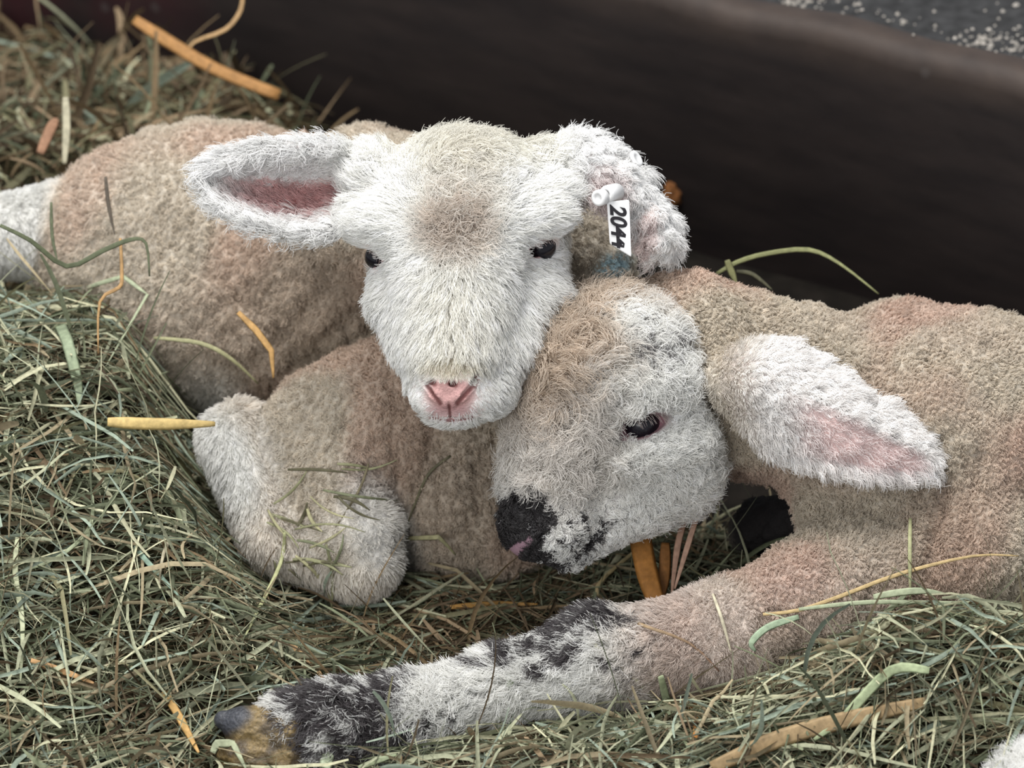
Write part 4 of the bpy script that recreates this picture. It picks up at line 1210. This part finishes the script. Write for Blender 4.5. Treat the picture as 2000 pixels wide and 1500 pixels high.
stalk(on([(556, 1040, 20), (548, 1100, 20), (500, 1200, 12), (480, 1240, 12)], 10), 8, srgb(184, 186, 140), 'thin yellow-green stem in front of the folded leg', cat='hay')
stalk(on([(180, 960, 12), (175, 1030, 12), (110, 1090, 12), (0, 1130, 12)], 12), 8, srgb(170, 178, 146), 'long curved pale stem in the left hay bank', cat='hay')
stalk(on([(34, 1050, 12), (30, 1120, 12), (44, 1220, 12), (40, 1330, 12)], 12), 12, srgb(190, 194, 160), 'upright pale blade at the left edge', cat='hay', name='hay_stalk')
stalk(on([(262, 1068, 12), (290, 1100, 12), (350, 1165, 12)], 12), 11, srgb(152, 176, 158), 'blue-green blade below the thin grey stem', cat='hay', name='hay_stalk')
stalk(on([(70, 600, 14), (120, 640, 14), (150, 740, 14), (155, 790, 12)], 14), 24, srgb(140, 152, 124), 'wide grey-green leaf blade in the left bank', cat='hay', name='hay_stalk', thick=.15)
stalk(on([(76, 585, 14), (40, 620, 14), (12, 690, 14)], 14), 15, srgb(172, 176, 150), 'folded pale blade at the left edge of the bank', cat='hay', name='hay_stalk', flatten=True)
stalk(on([(300, 660, 20), (390, 670, 20), (450, 700, 24), (505, 750, 24)], 14), 9, srgb(164, 162, 124), 'long stem hanging from the crest of the left bank', cat='hay')
stalk(on([(880, 1186, 12), (960, 1180, 12), (1050, 1180, 12)], 12), 12, srgb(176, 134, 74), 'orange-brown straw lying below the dark nose', name='straw')
stalk(on([(720, 905, 4), (700, 960, 4), (655, 1030, 4)], 8), 5, srgb(120, 112, 88), 'fine stem lying on the white forearm', cat='hay')
# wiry stems over the folded foreleg of the tagged lamb: alike, told apart by nothing
rs = random.Random(5)
for i in range(26):
    x0 = rs.uniform(500, 720); y0 = rs.uniform(900, 1120); L_ = rs.uniform(50, 150); an = rs.uniform(-1.1, 1.5)
    bend = rs.uniform(-.6, .6); pts = []
    for k in range(4):
        pts.append((x0, y0, rs.uniform(2, 16))); x0 += math.cos(an) * L_ / 3; y0 += math.sin(an) * L_ / 3; an += bend / 2
    stalk(on(pts, 10), rs.uniform(4, 8), rs.choice([srgb(120, 124, 96), srgb(146, 146, 112), srgb(96, 92, 70), srgb(164, 160, 124)]), 'fine wiry hay stem strewn over the folded foreleg of the tagged lamb', cat='hay', group='wiry stems on the folded foreleg')

# brown dried clump stuck to the board behind the tagged ear
Dp = P(1312, 380, -640)
Hc = Field(np.arange(Dp[0] - 60, Dp[0] + 60, 4.0), np.arange(Dp[1] - 60, Dp[1] + 60, 4.0), np.arange(Dp[2] - 60, Dp[2] + 60, 4.0))
# set against the board: slide along the sight line until it touches
for dd in np.arange(-400, -1800, -10):
    wpt = toworld(P(1312, 380, dd))
    if np.dot(wpt[:2] - a3[:2], nrm) < .004: break
Dp = P(1312, 380, dd)
Hc = Field(np.arange(Dp[0] - 60, Dp[0] + 60, 4.0), np.arange(Dp[1] - 60, Dp[1] + 60, 4.0), np.arange(Dp[2] - 60, Dp[2] + 60, 4.0))
for ox, oy, r_ in [(0, 10, 17), (6, -10, 15), (-8, -2, 12), (8, 4, 12)]:
    Hc.add(dict(t='e', c=Dp + [ox, oy, 0], r=np.array([r_, r_ * 1.2, r_]), R=rotm(0, 0, ox * 3), k=6, g='body', carve=False))
Vd, Qd = Hc.mesh(); Nd, _ = vnormals(Vd, Qd)
Vd = Vd + Nd * (fnoise(Vd, 14, 3) * 3)[:, None]
o = mesh_obj('dried_clump', Vd, Qd, plain_mat('dried_clump', srgb(110, 72, 42), .9, .1, 0, .5, 500))
tag(o, 'small brown dried clump stuck to the kickboard beside the tagged ear', 'clump')

# ------------------------------------------------------------------ ear tag
tg = empty('ear_tag', toworld(P(1175, 385, 95)), 'white ear tag with the black number 2044 hanging from the folded ear', 'ear tag')
M_tag = plain_mat('tag_plastic', srgb(226, 226, 226), .4, .4, 0, .04, 300)
M_ink = plain_mat('tag_ink', srgb(40, 38, 42), .6, .2)
def quadplate(cs, th, bev=3):
    c4 = np.array([P(*c) for c in cs]); cen = c4.mean(0)
    n_ = np.cross(c4[1] - c4[0], c4[3] - c4[0]); n_ /= np.linalg.norm(n_)
    outl = []
    for i in range(4):
        p_, q_, r_ = c4[i - 1], c4[i], c4[(i + 1) % 4]
        a_ = q_ + (p_ - q_) / np.linalg.norm(p_ - q_) * bev; b_ = q_ + (r_ - q_) / np.linalg.norm(r_ - q_) * bev
        outl += [a_, q_ * .4 + (a_ + b_) * .3, b_]
    outl = np.array(outl); k = len(outl)
    Vp = np.concatenate([cen + (outl - cen) * .96 + n_ * th, outl + n_ * th * .6, outl - n_ * th * .6, cen + (outl - cen) * .96 - n_ * th])
    Fp = [tuple(range(k)), tuple(range(4 * k - 1, 3 * k - 1, -1))]
    for r_ in range(3):
        for i in range(k): Fp.append((r_ * k + i, (r_ + 1) * k + i, (r_ + 1) * k + (i + 1) % k, r_ * k + (i + 1) % k))
    return Vp, Fp, n_, c4
Vp, Fp, tn, tc4 = quadplate([(1185, 394, 118), (1191, 476, 112), (1233, 502, 110), (1229, 390, 112)], 2.2)
mesh_obj('panel', Vp, Fp, M_tag, tg, smooth=False)
# digits as thin raised ink, reading down the panel
fc = bpy.data.curves.new('digits', 'FONT'); fc.body = '2044'; fc.align_x = 'CENTER'; fc.align_y = 'CENTER'
fc.size = 1.0; fc.shear = .3; fc.extrude = .01; fc.offset = .03
fo = bpy.data.objects.new('digits_tmp', fc); sc.collection.objects.link(fo)
bpy.context.view_layer.update()
dg = bpy.context.evaluated_depsgraph_get()
tm = bpy.data.meshes.new_from_object(fo.evaluated_get(dg))
tv = np.array([v.co[:] for v in tm.vertices]); tf = [tuple(p.vertices) for p in tm.polygons]
bpy.data.objects.remove(fo)
tv[:, 0] -= (tv[:, 0].min() + tv[:, 0].max()) / 2; tv[:, 1] -= (tv[:, 1].min() + tv[:, 1].max()) / 2
tv[:, 0] /= tv[:, 0].max() * 2; tv[:, 1] /= tv[:, 1].max() * 2      # unit box
top = (tc4[0] + tc4[3]) / 2; bot = (tc4[1] + tc4[2]) / 2
dn = bot - top; dn /= np.linalg.norm(dn); ctr = (top + bot) / 2
if tn[2] < 0: tn = -tn
rt = np.cross(dn, tn); rt = -rt if np.dot(rt, [1, 0, 0]) < 0 else rt
Wd = ctr + dn * (tv[:, 0:1] * 88 + 2) + rt * (tv[:, 1:2] * 33 - 1) + tn * (2.6 + tv[:, 2:3] * 30)
mesh_obj('digits', Wd, tf, M_ink, tg, smooth=False)
def disc(c, n_, r, h, name, ring=True):
    n_ = np.array(n_, float); n_ /= np.linalg.norm(n_); a_ = np.cross(n_, [0, 1, .01]); a_ /= np.linalg.norm(a_); b_ = np.cross(n_, a_)
    pr = [(0, h * .7), (r * .45, h * .7), (r * .5, h), (r * .85, h), (r, h * .7), (r, -h), (0, -h)]
    Vv, Ff_ = [], []; k = 24
    for rr, hh_ in pr:
        for j in range(k):
            t_ = 2 * math.pi * j / k; Vv.append(c + (a_ * math.cos(t_) + b_ * math.sin(t_)) * rr + n_ * hh_)
    for i in range(len(pr) - 1):
        for j in range(k): Ff_.append((i * k + j, (i + 1) * k + j, (i + 1) * k + (j + 1) % k, i * k + (j + 1) % k))
    return mesh_obj(name, np.array(Vv), Ff_, M_tag, tg)
disc(P(1172, 386, 126), (-.55, -.15, .8), 16, 9, 'stud')
disc(P(1194, 377, 106), (-.55, -.15, .8), 17, 20, 'collar')
disc(P(1243, 310, 28), (.75, .45, .5), 17, 3, 'back_button')
